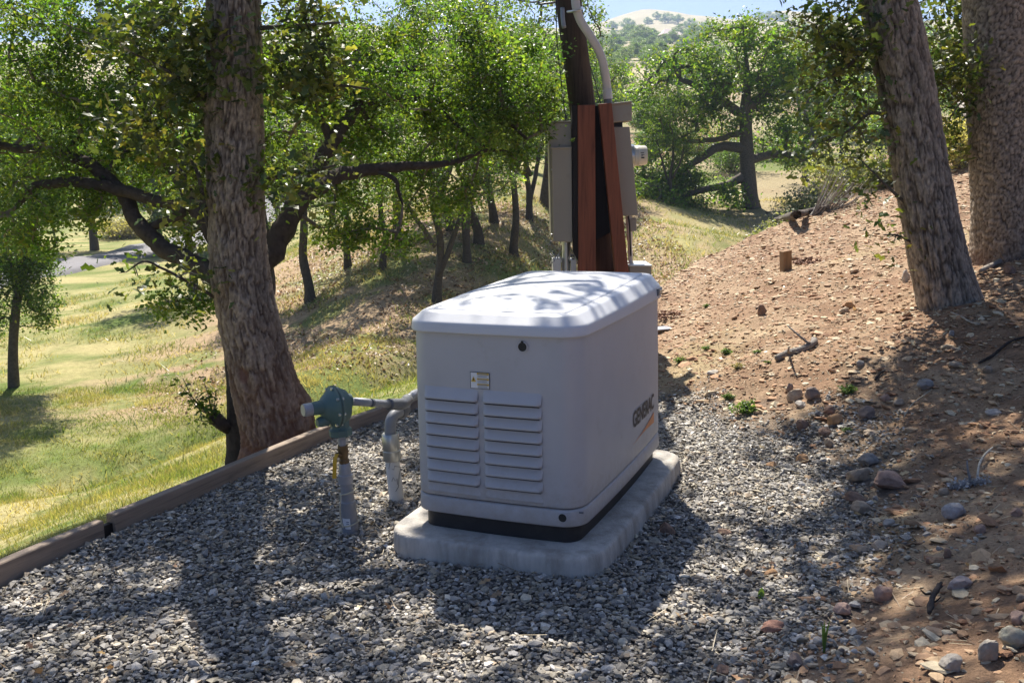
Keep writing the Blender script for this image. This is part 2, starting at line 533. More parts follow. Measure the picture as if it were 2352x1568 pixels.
col = mixc(col, np.broadcast_to(c_gravel, col.shape), gr)
mb = MB()
ny, nx = X.shape
i, j = np.meshgrid(np.arange(ny - 1), np.arange(nx - 1), indexing='ij')
a = i * nx + j
mb.add(np.stack([X, Y, Z], -1).reshape(-1, 3), np.stack([a, a + 1, a + nx + 1, a + nx], -1).reshape(-1, 4), col.reshape(-1, 3))

m, n, l, b = new_mat('ground_soil_and_grass')
at = n.new('ShaderNodeVertexColor'); at.layer_name = 'Col'
co = coords(n, l)
nz = N(n, 'ShaderNodeTexNoise', Scale=9.0, Detail=10.0, Roughness=0.72)
l.new(co, nz.inputs['Vector'])
nz2 = N(n, 'ShaderNodeTexNoise', Scale=70.0, Detail=6.0, Roughness=0.7)
l.new(co, nz2.inputs['Vector'])
ad = N(n, 'ShaderNodeMath', operation='ADD')
l.new(nz.outputs['Fac'], ad.inputs[0]); l.new(nz2.outputs['Fac'], ad.inputs[1])
mr = N(n, 'ShaderNodeMapRange', **{'From Min': 0.65, 'From Max': 1.35, 'To Min': 0.45, 'To Max': 1.55})
l.new(ad.outputs[0], mr.inputs[0])
mx = n.new('ShaderNodeMix'); mx.data_type = 'RGBA'; mx.blend_type = 'MULTIPLY'; mx.inputs['Factor'].default_value = 1
l.new(at.outputs['Color'], mx.inputs['A']); l.new(mr.outputs[0], mx.inputs['B'])
l.new(mx.outputs['Result'], b.inputs['Base Color'])
b.inputs['Roughness'].default_value = 0.95; b.inputs['Specular IOR Level'].default_value = 0.15
bp = N(n, 'ShaderNodeBump', Strength=0.8, Distance=0.02)
l.new(ad.outputs[0], bp.inputs['Height']); l.new(bp.outputs[0], b.inputs['Normal'])
M['ground'] = m
tag(mb.build('ground', M['ground']), kind='structure')

# the paved lane across the valley
M['asphalt'] = mat_simple('asphalt', (0.21, 0.20, 0.205), 0.9, var=0.12, nscale=3, bump=0.3, bscale=40, spec=0.2)
road_c = [G(-140, 668), G(0, 640), G(150, 612), G(250, 594), G(345, 576), G(460, 548), G(560, 515), G(625, 478), G(650, 445)]
rp_ = smooth_path(road_c, 120)
tg_ = np.gradient(rp_, axis=0); tg_[:, 2] = 0; tg_ /= np.linalg.norm(tg_, axis=1)[:, None]
nr_ = np.stack([-tg_[:, 1], tg_[:, 0], 0 * tg_[:, 0]], 1)
mb = MB()
prof = [(-1.9, -0.25), (-1.75, 0.05), (-0.9, 0.075), (0, 0.09), (0.9, 0.075), (1.75, 0.05), (1.9, -0.25)]
rows = []
for o_, h_ in prof:
    q = rp_ + nr_ * o_
    q[:, 2] = T(rp_[:, 0], rp_[:, 1]) + h_ + 0.06
    rows.append(q)
V = np.stack(rows, 1)
i, j = np.meshgrid(np.arange(len(rp_) - 1), np.arange(len(prof) - 1), indexing='ij')
a = i * len(prof) + j
mb.add(V.reshape(-1, 3), np.stack([a, a + len(prof), a + len(prof) + 1, a + 1], -1).reshape(-1, 4))
tag(mb.build('road', M['asphalt']), kind='structure')

# ------------------------------------------------------------------ icosphere pieces for stones
def ico(sub):
    bm = bmesh.new()
    bmesh.ops.create_icosphere(bm, subdivisions=sub, radius=1.0)
    v = np.array([x.co[:] for x in bm.verts]); f = np.array([[q.index for q in p.verts] for p in bm.faces])
    bm.free()
    return v, f
ICO0, ICO3 = ico(1), ico(4)
OCT = (np.array([(1, 0, 0), (-1, 0, 0), (0, 1, 0), (0, -1, 0), (0, 0, 1), (0, 0, -1.0)]), np.array([(0, 2, 4), (2, 1, 4), (1, 3, 4), (3, 0, 4), (2, 0, 5), (1, 2, 5), (3, 1, 5), (0, 3, 5)]))

def stones(mb, pos, size, flat, cols, base, seed, tilt=0.5, rough=0.22):
    """many small stones at once: pos (n,3), size (n,), flat (n,)"""
    rg = np.random.default_rng(seed)
    v, f = base
    n_ = len(pos)
    asp = np.stack([rg.uniform(0.8, 1.35, n_), rg.uniform(0.65, 1.0, n_), flat], 1) * size[:, None] * 0.5
    jit = 1 + rg.normal(0, rough, (n_, len(v)))
    p = v[None] * jit[..., None] * asp[:, None, :]
    az = rg.uniform(0, 2 * np.pi, n_); t1 = rg.normal(0, tilt, n_)
    c, s = np.cos(t1), np.sin(t1)
    p = np.stack([p[..., 0], p[..., 1] * c[:, None] - p[..., 2] * s[:, None], p[..., 1] * s[:, None] + p[..., 2] * c[:, None]], -1)
    c, s = np.cos(az), np.sin(az)
    p = np.stack([p[..., 0] * c[:, None] - p[..., 1] * s[:, None], p[..., 0] * s[:, None] + p[..., 1] * c[:, None], p[..., 2]], -1)
    p += pos[:, None, :]
    F = (f[None] + (np.arange(n_) * len(v))[:, None, None]).reshape(-1, 3)
    mb.add(p.reshape(-1, 3), F, np.repeat(cols, len(v), 0))

def in_view(p, mx=260, my=200):
    u, v, z = proj(p)
    return (z > 0.3) & (u > -mx) & (u < 2352 + mx) & (v > -my) & (v < 1568 + my)

PAL_G = np.array([1.20, 1.11, 0.97]) * np.array([(0.20, 0.20, 0.205), (0.27, 0.265, 0.26), (0.15, 0.15, 0.155), (0.33, 0.31, 0.27), (0.23, 0.215, 0.18), (0.38, 0.385, 0.40), (0.29, 0.24, 0.185), (0.52, 0.51, 0.49), (0.12, 0.115, 0.11)])
PW_G = np.array([0.17, 0.2, 0.12, 0.17, 0.13, 0.07, 0.06, 0.03, 0.05])
PAD_C = Vector((-0.372, 3.556, 0)) + Vector((0.9232, -0.3843, 0)) * 0.319 + Vector((0.3843, 0.9232, 0)) * 0.594

def pad_local(x, y):
    dx, dy = x - PAD_C.x, y - PAD_C.y
    return dx * 0.9232 - dy * 0.3843, dx * 0.3843 + dy * 0.9232

mb = MB()
for layer, (sp, dz) in enumerate([(0.0185, 0.000), (0.0158, 0.007)]):
    xs, ys = np.meshgrid(np.arange(-2.6, 2.3, sp), np.arange(1.75, 6.3, sp * 1.0))
    x = (xs + RNG.uniform(-.6, .6, xs.shape) * sp).ravel(); y = (ys + RNG.uniform(-.6, .6, xs.shape) * sp).ravel()
    d, sg = segdist(x, y, TL)
    r = x - np.interp(y, XB_Y, XB_X)
    keep = (d * sg < -0.0) & (RNG.random(len(x)) < 1 - sstep(-0.15, 0.5, r + (fbm(x / .3, y / .3, seed=41) - .5) * .8)) & (RNG.random(len(x)) < 1 - sstep(5.5, 6.1, y))
    lx, ly = pad_local(x, y)
    keep &= ~((np.abs(lx) < 0.405) & (np.abs(ly) < 0.67))
    x, y = x[keep], y[keep]
    p = np.stack([x, y, T(x, y) + dz + RNG.uniform(-0.004, 0.006, len(x))], 1)
    p = p[in_view(p)]
    n_ = len(p)
    cols = PAL_G[RNG.choice(len(PAL_G), n_, p=PW_G)] * RNG.lognormal(-0.06, 0.26, (n_, 1))
    size = np.clip(RNG.lognormal(math.log(0.0158), 0.40, n_), 0.007, 0.042)
    flat = RNG.uniform(0.25, 0.58, n_)
    nr = (p[:, 1] < 3.2) & (layer == 1)
    stones(mb, p[nr], size[nr], flat[nr], cols[nr], ICO0, 200 + layer, 0.55, 0.17)
    stones(mb, p[~nr], size[~nr] * 1.12, flat[~nr], cols[~nr], OCT, 300 + layer, 0.55, 0.2)
tag(mb.build('gravel', M['gravel'], None, False), 'loose grey river gravel spread round the generator pad', 'gravel', kind='stuff')

# stone chips and flakes on the dirt bank
PAL_D = np.array([1.0, 1.02, 0.93]) * np.array([(0.42, 0.285, 0.185), (0.48, 0.36, 0.25), (0.31, 0.17, 0.10), (0.38, 0.225, 0.14), (0.50, 0.41, 0.31), (0.27, 0.14, 0.082), (0.34, 0.22, 0.145)])
mb = MB()
cnt = 36000
x = RNG.uniform(0.2, 7.5, cnt * 2); y = 1.7 + RNG.random(cnt * 2) ** 1.25 * 11.5
d, sg = segdist(x, y, TL)
r = x - np.interp(y, XB_Y, XB_X)
keep = (d * sg < 0.4) & (RNG.random(len(x)) < sstep(-0.35, 0.45, r)) & (RNG.random(len(x)) < np.where(y < 5.2, 0.55, 1.0))
x, y = x[keep], y[keep]
p = np.stack([x, y, T(x, y) + 0.002], 1)
p = p[in_view(p)]
n_ = len(p)
cols = PAL_D[RNG.integers(0, len(PAL_D), n_)] * RNG.uniform(0.8, 1.25, (n_, 1))
sz = np.clip(RNG.lognormal(math.log(0.020), 0.55, n_), 0.007, 0.085)
fl_ = RNG.uniform(0.15, 0.5, n_); bg_ = sz > 0.024
stones(mb, p[bg_], sz[bg_], fl_[bg_], cols[bg_], ICO0, 77, 0.28, 0.20)
stones(mb, p[~bg_], sz[~bg_] * 1.15, fl_[~bg_], cols[~bg_], OCT, 79, 0.28, 0.25)
x = RNG.uniform(0.3, 5.5, 26000); y = 1.7 + RNG.random(26000) * 4.8          # fine crumbs near the path
r = x - np.interp(y, XB_Y, XB_X)
keep = RNG.random(len(x)) < sstep(-0.3, 0.3, r)
x, y = x[keep], y[keep]
p = np.stack([x, y, T(x, y)], 1); p = p[in_view(p)]
n_ = len(p)
cols = PAL_D[RNG.integers(0, len(PAL_D), n_)] * RNG.uniform(0.5, 0.95, (n_, 1))
stones(mb, p, np.clip(RNG.lognormal(math.log(0.012), 0.4, n_), 0.005, 0.03), RNG.uniform(0.4, 0.8, n_), cols, OCT, 78, 0.5, 0.2)
tag(mb.build('stone_chips', M['stone'], None, False), 'loose tan and rust stone chips over the dirt bank', 'stone chips', kind='stuff')

# ------------------------------------------------------------------ generator and its pad
HW, HL, ZB, HB = 0.333, 0.594, 0.155, 0.693
GEN_RZ = math.atan2(-0.3843, 0.9232)

def outline(hw, hl, rc, bs, bf, ns=18, nc=9):
    pts = []
    for k, (sx, sy) in enumerate([(1, -1), (1, 1), (-1, 1), (-1, -1)]):
        a0 = -math.pi / 2 + k * math.pi / 2
        for q in range(nc + 1):
            a = a0 + q / nc * math.pi / 2
            pts.append((sx * (hw - rc) + rc * math.cos(a), sy * (hl - rc) + rc * math.sin(a)))
        nxt = [(1, 1), (-1, 1), (-1, -1), (1, -1)][k]
        a1 = a0 + math.pi / 2
        p0 = pts[-1]
        p1 = (nxt[0] * (hw - rc) + rc * math.cos(a1), nxt[1] * (hl - rc) + rc * math.sin(a1))
        for q in range(1, ns):
            t = q / ns
            pts.append((p0[0] + (p1[0] - p0[0]) * t, p0[1] + (p1[1] - p0[1]) * t))
    p = np.array(pts)
    x, y = p[:, 0].copy(), p[:, 1].copy()
    p[:, 0] = x + np.sign(x) * bs * np.clip(1 - (y / hl) ** 2, 0, 1) * np.abs(x) / hw
    p[:, 1] = y + np.sign(y) * bf * np.clip(1 - (x / hw) ** 2, 0, 1) * np.abs(y) / hl
    return p

def ring_gen(off, z, rc=0.076, bs=0.014, bf=0.012, hw=HW, hl=HL):
    o = outline(hw + off, hl + off, max(rc + off, 0.012), bs, bf)
    return np.concatenate([o, np.full((len(o), 1), z)], 1)

def loft(mb, rings, cap_top=False, cap_bot=False):
    k = len(rings[0]); m = len(rings)
    i, j = np.meshgrid(np.arange(m - 1), np.arange(k), indexing='ij')
    a = i * k + j; b_ = i * k + (j + 1) % k
    F = np.stack([a, b_, b_ + k, a + k], -1).reshape(-1, 4)
    V = np.concatenate(rings)
    base = mb.n
    mb.add(V, F)
    if cap_top:
        mb.f.append((np.arange(k) + (m - 1) * k + base)[None, :])
    if cap_bot:
        mb.f.append((np.arange(k)[::-1] + base)[None, :])

pad = empty('concrete_pad', (PAD_C.x, PAD_C.y, 0), GEN_RZ, 'pale stained concrete pad with rounded corners under the generator', 'concrete pad')
mb = MB()
PH, PL, PR = 0.428, 0.700, 0.13
rings = [ring_gen(0, -0.1, PR, 0.008, 0.012, PH, PL), ring_gen(0, 0.03, PR, 0.008, 0.012, PH, PL), ring_gen(-0.003, 0.070, PR, 0.008, 0.012, PH, PL), ring_gen(-0.006, 0.0785, PR, 0.008, 0.012, PH, PL),
         ring_gen(-0.012, 0.0835, PR, 0.008, 0.012, PH, PL), ring_gen(-0.022, 0.0855, PR, 0.008, 0.012, PH, PL), ring_gen(-0.2, 0.087, PR, 0.008, 0.012, PH, PL)]
for q in rings[1:4]:
    q[:, 0] += (vnoise(q[:, 0] * 30, q[:, 1] * 30, q[:, 2] * 30) - .5) * 0.003
    q[:, 1] += (vnoise(q[:, 0] * 30 + 9, q[:, 1] * 30, q[:, 2] * 30) - .5) * 0.003
loft(mb, rings, cap_top=True)
mb.build('slab', M['concrete'], pad)

gen = empty('standby_generator', (PAD_C.x, PAD_C.y, 0), GEN_RZ, 'grey white standby generator with louvred end standing on concrete pad', 'generator')
mb = MB()
loft(mb, [ring_gen(-0.022, 0.0865), ring_gen(-0.022, ZB + 0.02)])
mb.build('skirt', M['skirt'], gen)
mb = MB()
loft(mb, [ring_gen(-0.02, ZB + 0.004), ring_gen(0.004, ZB), ring_gen(0.0055, ZB + 0.004), ring_gen(0.003, ZB + 0.055), ring_gen(0.0, ZB + 0.061), ring_gen(-0.012, ZB + 0.0625)])
base = mb.build('base_panel', M['body'], gen)
mb = MB()
loft(mb, [ring_gen(-0.012, ZB + 0.066), ring_gen(0.001, ZB + 0.068), ring_gen(0.002, ZB + 0.075), ring_gen(0.001, ZB + 0.25), ring_gen(0, ZB + 0.45), ring_gen(-0.003, ZB + HB - 0.02), ring_gen(-0.004, ZB + HB + 0.02)])
body = mb.build('enclosure', M['body'], gen)
mb = MB()
loft(mb, [ring_gen(-0.010, ZB + 0.058), ring_gen(-0.010, ZB + 0.07)])
mb.build('seam_gap', M['black'], gen)
LZ = ZB + HB
mb = MB()
lr = [(-0.02, 0.004), (0.010, -0.003), (0.0125, 0.0), (0.0122, 0.004), (0.0095, 0.028), (0.0075, 0.034), (0.0030, 0.0385), (-0.002, 0.042), (-0.026, 0.0625), (-0.031, 0.066), (-0.037, 0.0685), (-0.046, 0.0697), (-0.060, 0.0706), (-0.0625, 0.0700), (-0.0645, 0.0672), (-0.068, 0.0672), (-0.0705, 0.0712), (-0.074, 0.0735), (-0.085, 0.0755)]
rings = [ring_gen(o_, LZ + z_) for o_, z_ in lr]

for k in range(1, 9):
    t = k / 8
    rings.append(ring_gen(-0.085 - 0.205 * t, LZ + 0.0755 + 0.018 * (1 - (1 - t) ** 2), bs=0.014 * (1 - t * .8), bf=0.012 * (1 - t * .8)))
for q in rings:
    q[:, 2] += 0.034 * (q[:, 1] + HL) / (2 * HL) * np.clip((q[:, 2] - LZ) / 0.07, 0, 1)
loft(mb, rings, cap_top=True)
lid = mb.build('lid', M['lid'], gen)
bm = bmesh.new()
box_bm(bm, (HW - 0.006, HL - 0.15, LZ + 0.012), (HW + 0.024, HL - 0.075, LZ + 0.046))
bm_obj(bm, 'latch', M['pvc_dark'], lid, bevel=0.005)
bm = bmesh.new()
box_bm(bm, (HW + 0.0235, HL - 0.135, LZ + 0.02), (HW + 0.028, HL - 0.09, LZ + 0.038))
bm_obj(bm, 'latch_pull', M['steel'], lid, bevel=0.002)

GM = Matrix.Rotation(GEN_RZ, 4, 'Z'); GM.translation = (PAD_C.x, PAD_C.y, 0)
GI = GM.inverted()
def on_plane(u, v, ax, val):
    o = GI @ Vector((0, 0, CZ)); d = GI.to_3x3() @ Vector(ray(u, v))
    return o + d * ((val - o[ax]) / d[ax])
def yf(x):
    return -(HL + 0.012 * max(0, 1 - (x / HW) ** 2))
def xs_(y):
    return HW + 0.014 * max(0, 1 - (y / HL) ** 2)

z_top = on_plane(1040, 889, 1, -HL - 0.011).z
z_bot = on_plane(1040, 1106, 1, -HL - 0.011).z
pitch = (z_top - z_bot) / 8
cols_ = [(on_plane(979, 1000, 1, -HL - 0.008).x, on_plane(1101, 1000, 1, -HL - 0.011).x), (on_plane(1113, 1000, 1, -HL - 0.011).x, on_plane(1246, 1000, 1, -HL - 0.008).x)]
for (xa, xb) in cols_:
    for k in range(9):
        zt = z_top - k * pitch
        nxx, nt_ = 22, 7
        V = []
        for q in range(nt_):
            t = q / (nt_ - 1)
            for p_ in range(nxx):
                s = p_ / (nxx - 1)
                e = min(1, s / 0.05, (1 - s) / 0.05); e = e * e * (3 - 2 * e)
                x = xa + (xb - xa) * s
                o_ = (0.0225 if k < 8 else 0.008) * (t ** 1.2) * (0.4 + 0.6 * e) - 0.0012 * (1 - t)
                V.append((x, yf(x) - o_, zt - pitch * 0.985 * t))
        for o_, dz in ((0.6, -0.0012), (0.0, 0.003)):
            for p_ in range(nxx):
                v = V[(nt_ - 1) * nxx + p_]
                x = v[0]
                V.append((x, yf(x) - (yf(x) - v[1]) * o_ + (0.004 if o_ == 0 else 0), v[2] + dz))
        i, j = np.meshgrid(np.arange(nt_ + 1), np.arange(nxx - 1), indexing='ij')
        a = i * nxx + j
        mb = MB(); mb.add(V, np.stack([a, a + nxx, a + nxx + 1, a + 1], -1).reshape(-1, 4))
        lv = mb.build('louver', M['body'], gen)
        if k < 8:
            zb_ = zt - pitch * 0.985
            bm = bmesh.new()
            vs = []
            for p_ in range(11):
                x = xa + (xb - xa) * (0.03 + 0.94 * p_ / 10)
                vs.append((bm.verts.new((x, yf(x) - 0.0190, zb_ - 0.0018)), bm.verts.new((x, yf(x) - 0.0018, zb_ - 0.0105))))
            for q in range(10):
                bm.faces.new((vs[q][0], vs[q + 1][0], vs[q + 1][1], vs[q][1]))
            bm_obj(bm, 'slot', M['black'], lv)

def disc_on_front(name, x, z, r, mat, parent, dep=0.003, notch=False):
    bm = bmesh.new()
    rim = []
    for k in range(28):
        a = k / 28 * 2 * math.pi
        rr = r
        rim.append(bm.verts.new((x + rr * math.cos(a), yf(x) - dep, z + rr * math.sin(a))))
    bm.faces.new(rim)
    return bm_obj(bm, name, mat, parent)

def ring_on_front(name, x, z, r0, r1, mat, parent):
    mb = MB()
    t = np.linspace(0, 2 * np.pi, 33)
    pts = np.stack([x + (r0 + r1) / 2 * np.cos(t), np.full(33, yf(x) - 0.002), z + (r0 + r1) / 2 * np.sin(t)], 1)
    tube(mb, pts, (r1 - r0) / 2, 8, cap=False)
    return mb.build(name, mat, parent)

q = on_plane(1201, 796, 1, -HL - 0.008)
lock = disc_on_front('lock_recess', q.x, q.z, 0.0165, M['black'], gen)
ring_on_front('lock_rim', q.x, q.z, 0.0158, 0.020, M['body'], lock)
bm = bmesh.new(); box_bm(bm, (q.x - 0.0045, yf(q.x) - 0.0046, q.z + 0.010), (q.x + 0.0045, yf(q.x) - 0.0032, q.z + 0.0215)); bm_obj(bm, 'keyway', M['black'], lock)
q = on_plane(1294, 1187, 1, -HL - 0.004)
h = disc_on_front('lift_hole', q.x, q.z, 0.0155, M['black'], gen, 0.0095)
ring_on_front('hole_rim', q.x, q.z, 0.0150, 0.0185, M['body'], h).location = (0, -0.007, 0)
bm = bmesh.new(); bmesh.ops.create_uvsphere(bm, u_segments=16, v_segments=10, radius=0.017); 
o = bm_obj(bm, 'lift_hole', M['black'], gen, True); o.location = (-HW - 0.000, -HL + 0.06, ZB + 0.032); o.scale = (0.5, 1, 1)
q = on_plane(1342, 1140, 0, HW + 0.01)
mb = MB(); tube(mb, [(xs_(q.y) - 0.01, q.y, ZB + 0.054), (xs_(q.y) + 0.006, q.y, ZB + 0.054)], 0.004, 8); mb.build('screw', M['pvc_dark'], gen)

# the warning sticker above the louvres
a0 = on_plane(1080, 853, 1, -HL - 0.011); a1 = on_plane(1126, 894, 1, -HL - 0.011)
LX0, LX1, LZ1, LZ0 = a0.x, a1.x, a0.z, a1.z
LWID, LHEI = LX1 - LX0, LZ1 - LZ0
def sticker_rect(name, s0, s1, t0, t1, mat, parent, lift):
    bm = bmesh.new()
    xa, xb = LX0 + s0 * LWID, LX0 + s1 * LWID; za, zb_ = LZ0 + t0 * LHEI, LZ0 + t1 * LHEI
    f = [bm.verts.new((x, yf(x) - lift, z)) for x, z in ((xa, za), (xb, za), (xb, zb_), (xa, zb_))]
    bm.faces.new(f)
    return bm_obj(bm, name, mat, parent)
st = sticker_rect('warning_label', 0, 1, 0, 1, M['ink'], gen, 0.0018)
sticker_rect('label_face', 0.03, 0.97, 0.03, 0.97, M['sticker'], st, 0.0024)
for k in range(3):
    t1 = 0.965 - k * 0.32
    sticker_rect('heading_band', 0.36, 0.96, t1 - 0.115, t1, M['yellow'], st, 0.003)
    sticker_rect('heading_print', 0.42, 0.88, t1 - 0.085, t1 - 0.04, M['inkg'], st, 0.0036)
    for w_ in range(3):
        sticker_rect('print_line', 0.38, 0.94 - 0.07 * (w_ % 2), t1 - 0.165 - w_ * 0.055, t1 - 0.14 - w_ * 0.055, M['inkg'], st, 0.003)
bm = bmesh.new()
tri = [(0.05, 0.42), (0.31, 0.42), (0.18, 0.74)]
bm.faces.new([bm.verts.new((LX0 + s * LWID, yf(0) - 0.003, LZ0 + t * LHEI)) for s, t in tri])
tr_ = bm_obj(bm, 'warning_triangle', M['yellow'], st)
sticker_rect('warning_mark', 0.155, 0.205, 0.47, 0.62, M['ink'], st, 0.0036)

# lettering and swoosh on the side
s0 = on_plane(1456, 968, 0, HW + 0.02); s1 = on_plane(1500, 935, 0, HW + 0.006)
tc_ = bpy.data.curves.new('lettering', 'FONT')
tc_.body = 'GENERAC'
tc_.size = 1.0; tc_.offset = 0.028; tc_.space_character = 0.98
to = bpy.data.objects.new('tmp', tc_); C.objects.link(to)
me = bpy.data.meshes.new_from_object(to.evaluated_get(bpy.context.evaluated_depsgraph_get()))
bpy.data.objects.remove(to)
vv = np.array([v.co[:] for v in me.vertices])
mn, mx_ = vv.min(0), vv.max(0)
LY0, LY1 = s0.y, s1.y
lz0 = on_plane(1456, 985, 0, HW + 0.02).z; lz1 = on_plane(1456, 947, 0, HW + 0.02).z
for v in me.vertices:
    y = LY0 + (v.co.x - mn[0]) / (mx_[0] - mn[0]) * (LY1 - LY0)
    z = lz0 + (v.co.y - mn[1]) / (mx_[1] - mn[1]) * (lz1 - lz0)
    v.co = (xs_(y) + 0.0035, y, z)
me.materials.append(M['logo'])
link(me, 'lettering', gen)
bm = bmesh.new()
up_, lo_ = [], []
hh = lz1 - lz0
for k in range(13):
    t = k / 12
    y = LY0 + t * (LY1 - LY0)
    top = lz0 - hh * (0.95 - 0.70 * t + 0.25 * math.sin(math.pi * t) * 0.3)
    bot = lz0 - hh * (0.97 - 0.02 * t + 0.0 * t) + hh * 0.12 * math.sin(math.pi * t)
    up_.append(bm.verts.new((xs_(y) + 0.0035, y, top))); lo_.append(bm.verts.new((xs_(y) + 0.0035, y, bot)))
for k in range(12):
    bm.faces.new((lo_[k], lo_[k + 1], up_[k + 1], up_[k]))
bm_obj(bm, 'swoosh', M['orange'], gen)

# ------------------------------------------------------------------ helpers for things placed in world coordinates
def T_obj(name, pts, rad, mat, root, n=14, smooth_n=0):
    pts = [Vector(p) - Vector(root.location) for p in pts]
    if smooth_n:
        pts = smooth_path(pts, smooth_n)
        if hasattr(rad, '__len__'):
            rad = np.interp(np.linspace(0, 1, smooth_n), np.linspace(0, 1, len(rad)), rad)
    mb = MB(); tube(mb, pts, rad, n)
    o = mb.build(name, mat, root if root.get('category') or root.parent is None else root)
    return o

def steps(pts_r):
    """turn (point, radius) stations with sudden radius changes into a lathe path"""
    return [p for p, r in pts_r], [r for p, r in pts_r]

def lathe(name, root, mat, a, b, prof, n=24, parent=None):
    """prof: (t along a-b, radius)"""
    a, b = Vector(a) - Vector(root.location), Vector(b) - Vector(root.location)
    mb = MB()
    d = np.array(b - a); x, y = frame_of(d)
    th = np.linspace(0, 2 * np.pi, n, endpoint=False)
    rings = [np.array(a) + d * t + r * (np.cos(th)[:, None] * x + np.sin(th)[:, None] * y) for t, r in prof]
    loft(mb, rings, cap_top=True, cap_bot=True)
    o = mb.build(name, mat, parent or root)
    me = o.data
    try:
        me.set_sharp_from_angle(angle=R(40))
    except Exception:
        pass
    return o

def pr(px, Y):
    return px / 2 / FD * Y

# ------------------------------------------------------------------ gas line with regulator
YR = 3.74
gb = G(803, 1206)
gas = empty('gas_regulator', gb, 0, 'green gas regulator on grey riser pipe with yellow shutoff handle', 'gas regulator')
lathe('riser_sleeve', gas, M['pvc_grey'], P(806, 1225, YR), P(794, 1092, YR), [(0, pr(41, YR)), (0.12, pr(40, YR)), (0.5, pr(36, YR)), (0.52, pr(38, YR)), (0.56, pr(37, YR)), (0.58, pr(31, YR)), (1, pr(29, YR))])
lathe('union', gas, M['pipe'], P(794, 1108, YR), P(791, 1062, YR), [(0, pr(36, YR)), (0.1, pr(37, YR)), (0.4, pr(36, YR)), (0.45, pr(30, YR)), (0.9, pr(28, YR)), (1, pr(24, YR))], 10)
valve = lathe('valve', gas, M['brass'], P(791, 1066, YR), P(787, 1022, YR), [(0, pr(24, YR)), (0.25, pr(25, YR)), (0.3, pr(21, YR)), (0.6, pr(22, YR)), (0.65, pr(25, YR)), (1, pr(24, YR))], 12)
T_obj('valve_stem', [P(788, 1046, YR), P(772, 1044, YR - 0.03)], pr(11, YR), M['brass'], gas)
hb_ = P(772, 1046, YR - 0.035)
bm = bmesh.new()
pth = [P(774, 1042, YR - 0.04), P(770, 1052, YR - 0.045), P(769, 1060, YR - 0.047), P(768, 1098, YR - 0.045)]
for k in range(3):
    a_, b_ = pth[k] - gb, pth[k + 1] - gb
    w_ = 0.0075
    vs = [bm.verts.new(p_ + Vector((sx * w_, sy * 0.003, 0))) for p_ in (a_, b_) for sx, sy in ((-1, -1), (1, -1), (1, 1), (-1, 1))]
    for f in ((0, 1, 5, 4), (1, 2, 6, 5), (2, 3, 7, 6), (3, 0, 4, 7), (0, 3, 2, 1), (4, 5, 6, 7)):
        bm.faces.new([vs[i_] for i_ in f])
bm_obj(bm, 'valve_handle', M['handle'], gas)
lathe('nipple', gas, M['pipe'], P(787, 1024, YR), P(784, 996, YR), [(0, pr(17, YR)), (0.3, pr(17, YR)), (0.32, pr(21, YR)), (0.6, pr(21, YR)), (0.62, pr(17, YR)), (1, pr(17, YR))], 14)
# regulator casting: inlet flange, bowl, diaphragm case, spring tower, outlet boss
rc_ = P(762, 938, YR)
ax_ = Vector((-0.80, -0.55, 0.0)).normalized()
casting = lathe('regulator_body', gas, M['regulator'], P(783, 1000, YR), P(776, 925, YR), [(0, 0.030), (0.02, 0.046), (0.2, 0.047), (0.24, 0.040), (0.3, 0.036), (0.6, 0.040), (0.9, 0.034), (1, 0.022)], 8)
c0 = P(778, 932, YR)
lathe('diaphragm_case', gas, M['regulator'], c0 + ax_ * -0.035, c0 + ax_ * 0.075, [(0, 0.045), (0.06, 0.062), (0.30, 0.074), (0.42, 0.080), (0.44, 0.084), (0.56, 0.084), (0.58, 0.076), (0.75, 0.060), (0.9, 0.046), (1.0, 0.030)], 28)
lathe('case_seam', gas, M['black'], c0 + ax_ * 0.0195, c0 + ax_ * 0.021, [(0, 0.0852), (1, 0.0852)], 28)
sx_ = np.cross(np.array(ax_), [0, 0, 1.0]); sx_ /= np.linalg.norm(sx_)
for k in range(8):
    a = k / 8 * 2 * math.pi + 0.2
    q = c0 + Vector(sx_ * (0.077 * math.cos(a))) + Vector((0, 0, 0.077 * math.sin(a)))
    lathe('bolt', gas, M['steel'], q + ax_ * 0.006, q + ax_ * 0.036, [(0, 0.006), (1, 0.006)], 6)
lathe('vent_boss', gas, M['regulator'], c0 + ax_ * 0.05 + Vector((0, 0, -0.05)), c0 + ax_ * 0.095 + Vector((0, 0, -0.052)), [(0, 0.022), (0.7, 0.021), (1, 0.016)], 16)
tw = lathe('spring_tower', gas, M['regulator'], c0 + ax_ * 0.06 + Vector((0, 0, 0.006)), c0 + ax_ * 0.115 + Vector((0, 0, 0.006)), [(0, 0.034), (0.4, 0.028), (1, 0.026)], 20)
lathe('tower_cap', gas, M['pipe'], c0 + ax_ * 0.110 + Vector((0, 0, 0.006)), c0 + ax_ * 0.150 + Vector((0, 0, 0.006)), [(0, 0.024), (0.1, 0.0255), (0.85, 0.0255), (0.9, 0.023), (1, 0.023)], 20)
lathe('outlet_boss', gas, M['regulator'], P(778, 921, YR), P(803, 921, YR + 0.03), [(0, 0.026), (0.6, 0.028), (0.62, 0.031), (1, 0.031)], 10)
YE = 4.02
lathe('outlet_nipple', gas, M['pvc_white'], P(798, 920, YR + 0.02), P(806, 920, YR + 0.045), [(0, pr(21, YR)), (1, pr(21, YR))], 16)
T_obj('outlet_pipe', [P(800, 921, YR + 0.03), P(900, 928, YE - 0.03)], pr(19, 3.9), M['pipe'], gas, 16)
lathe('pipe_band', gas, M['pvc_dark'], P(851, 924.5, 3.87), P(855, 925, 3.88), [(0, pr(20.5, 3.9)), (1, pr(20.5, 3.9))], 16)
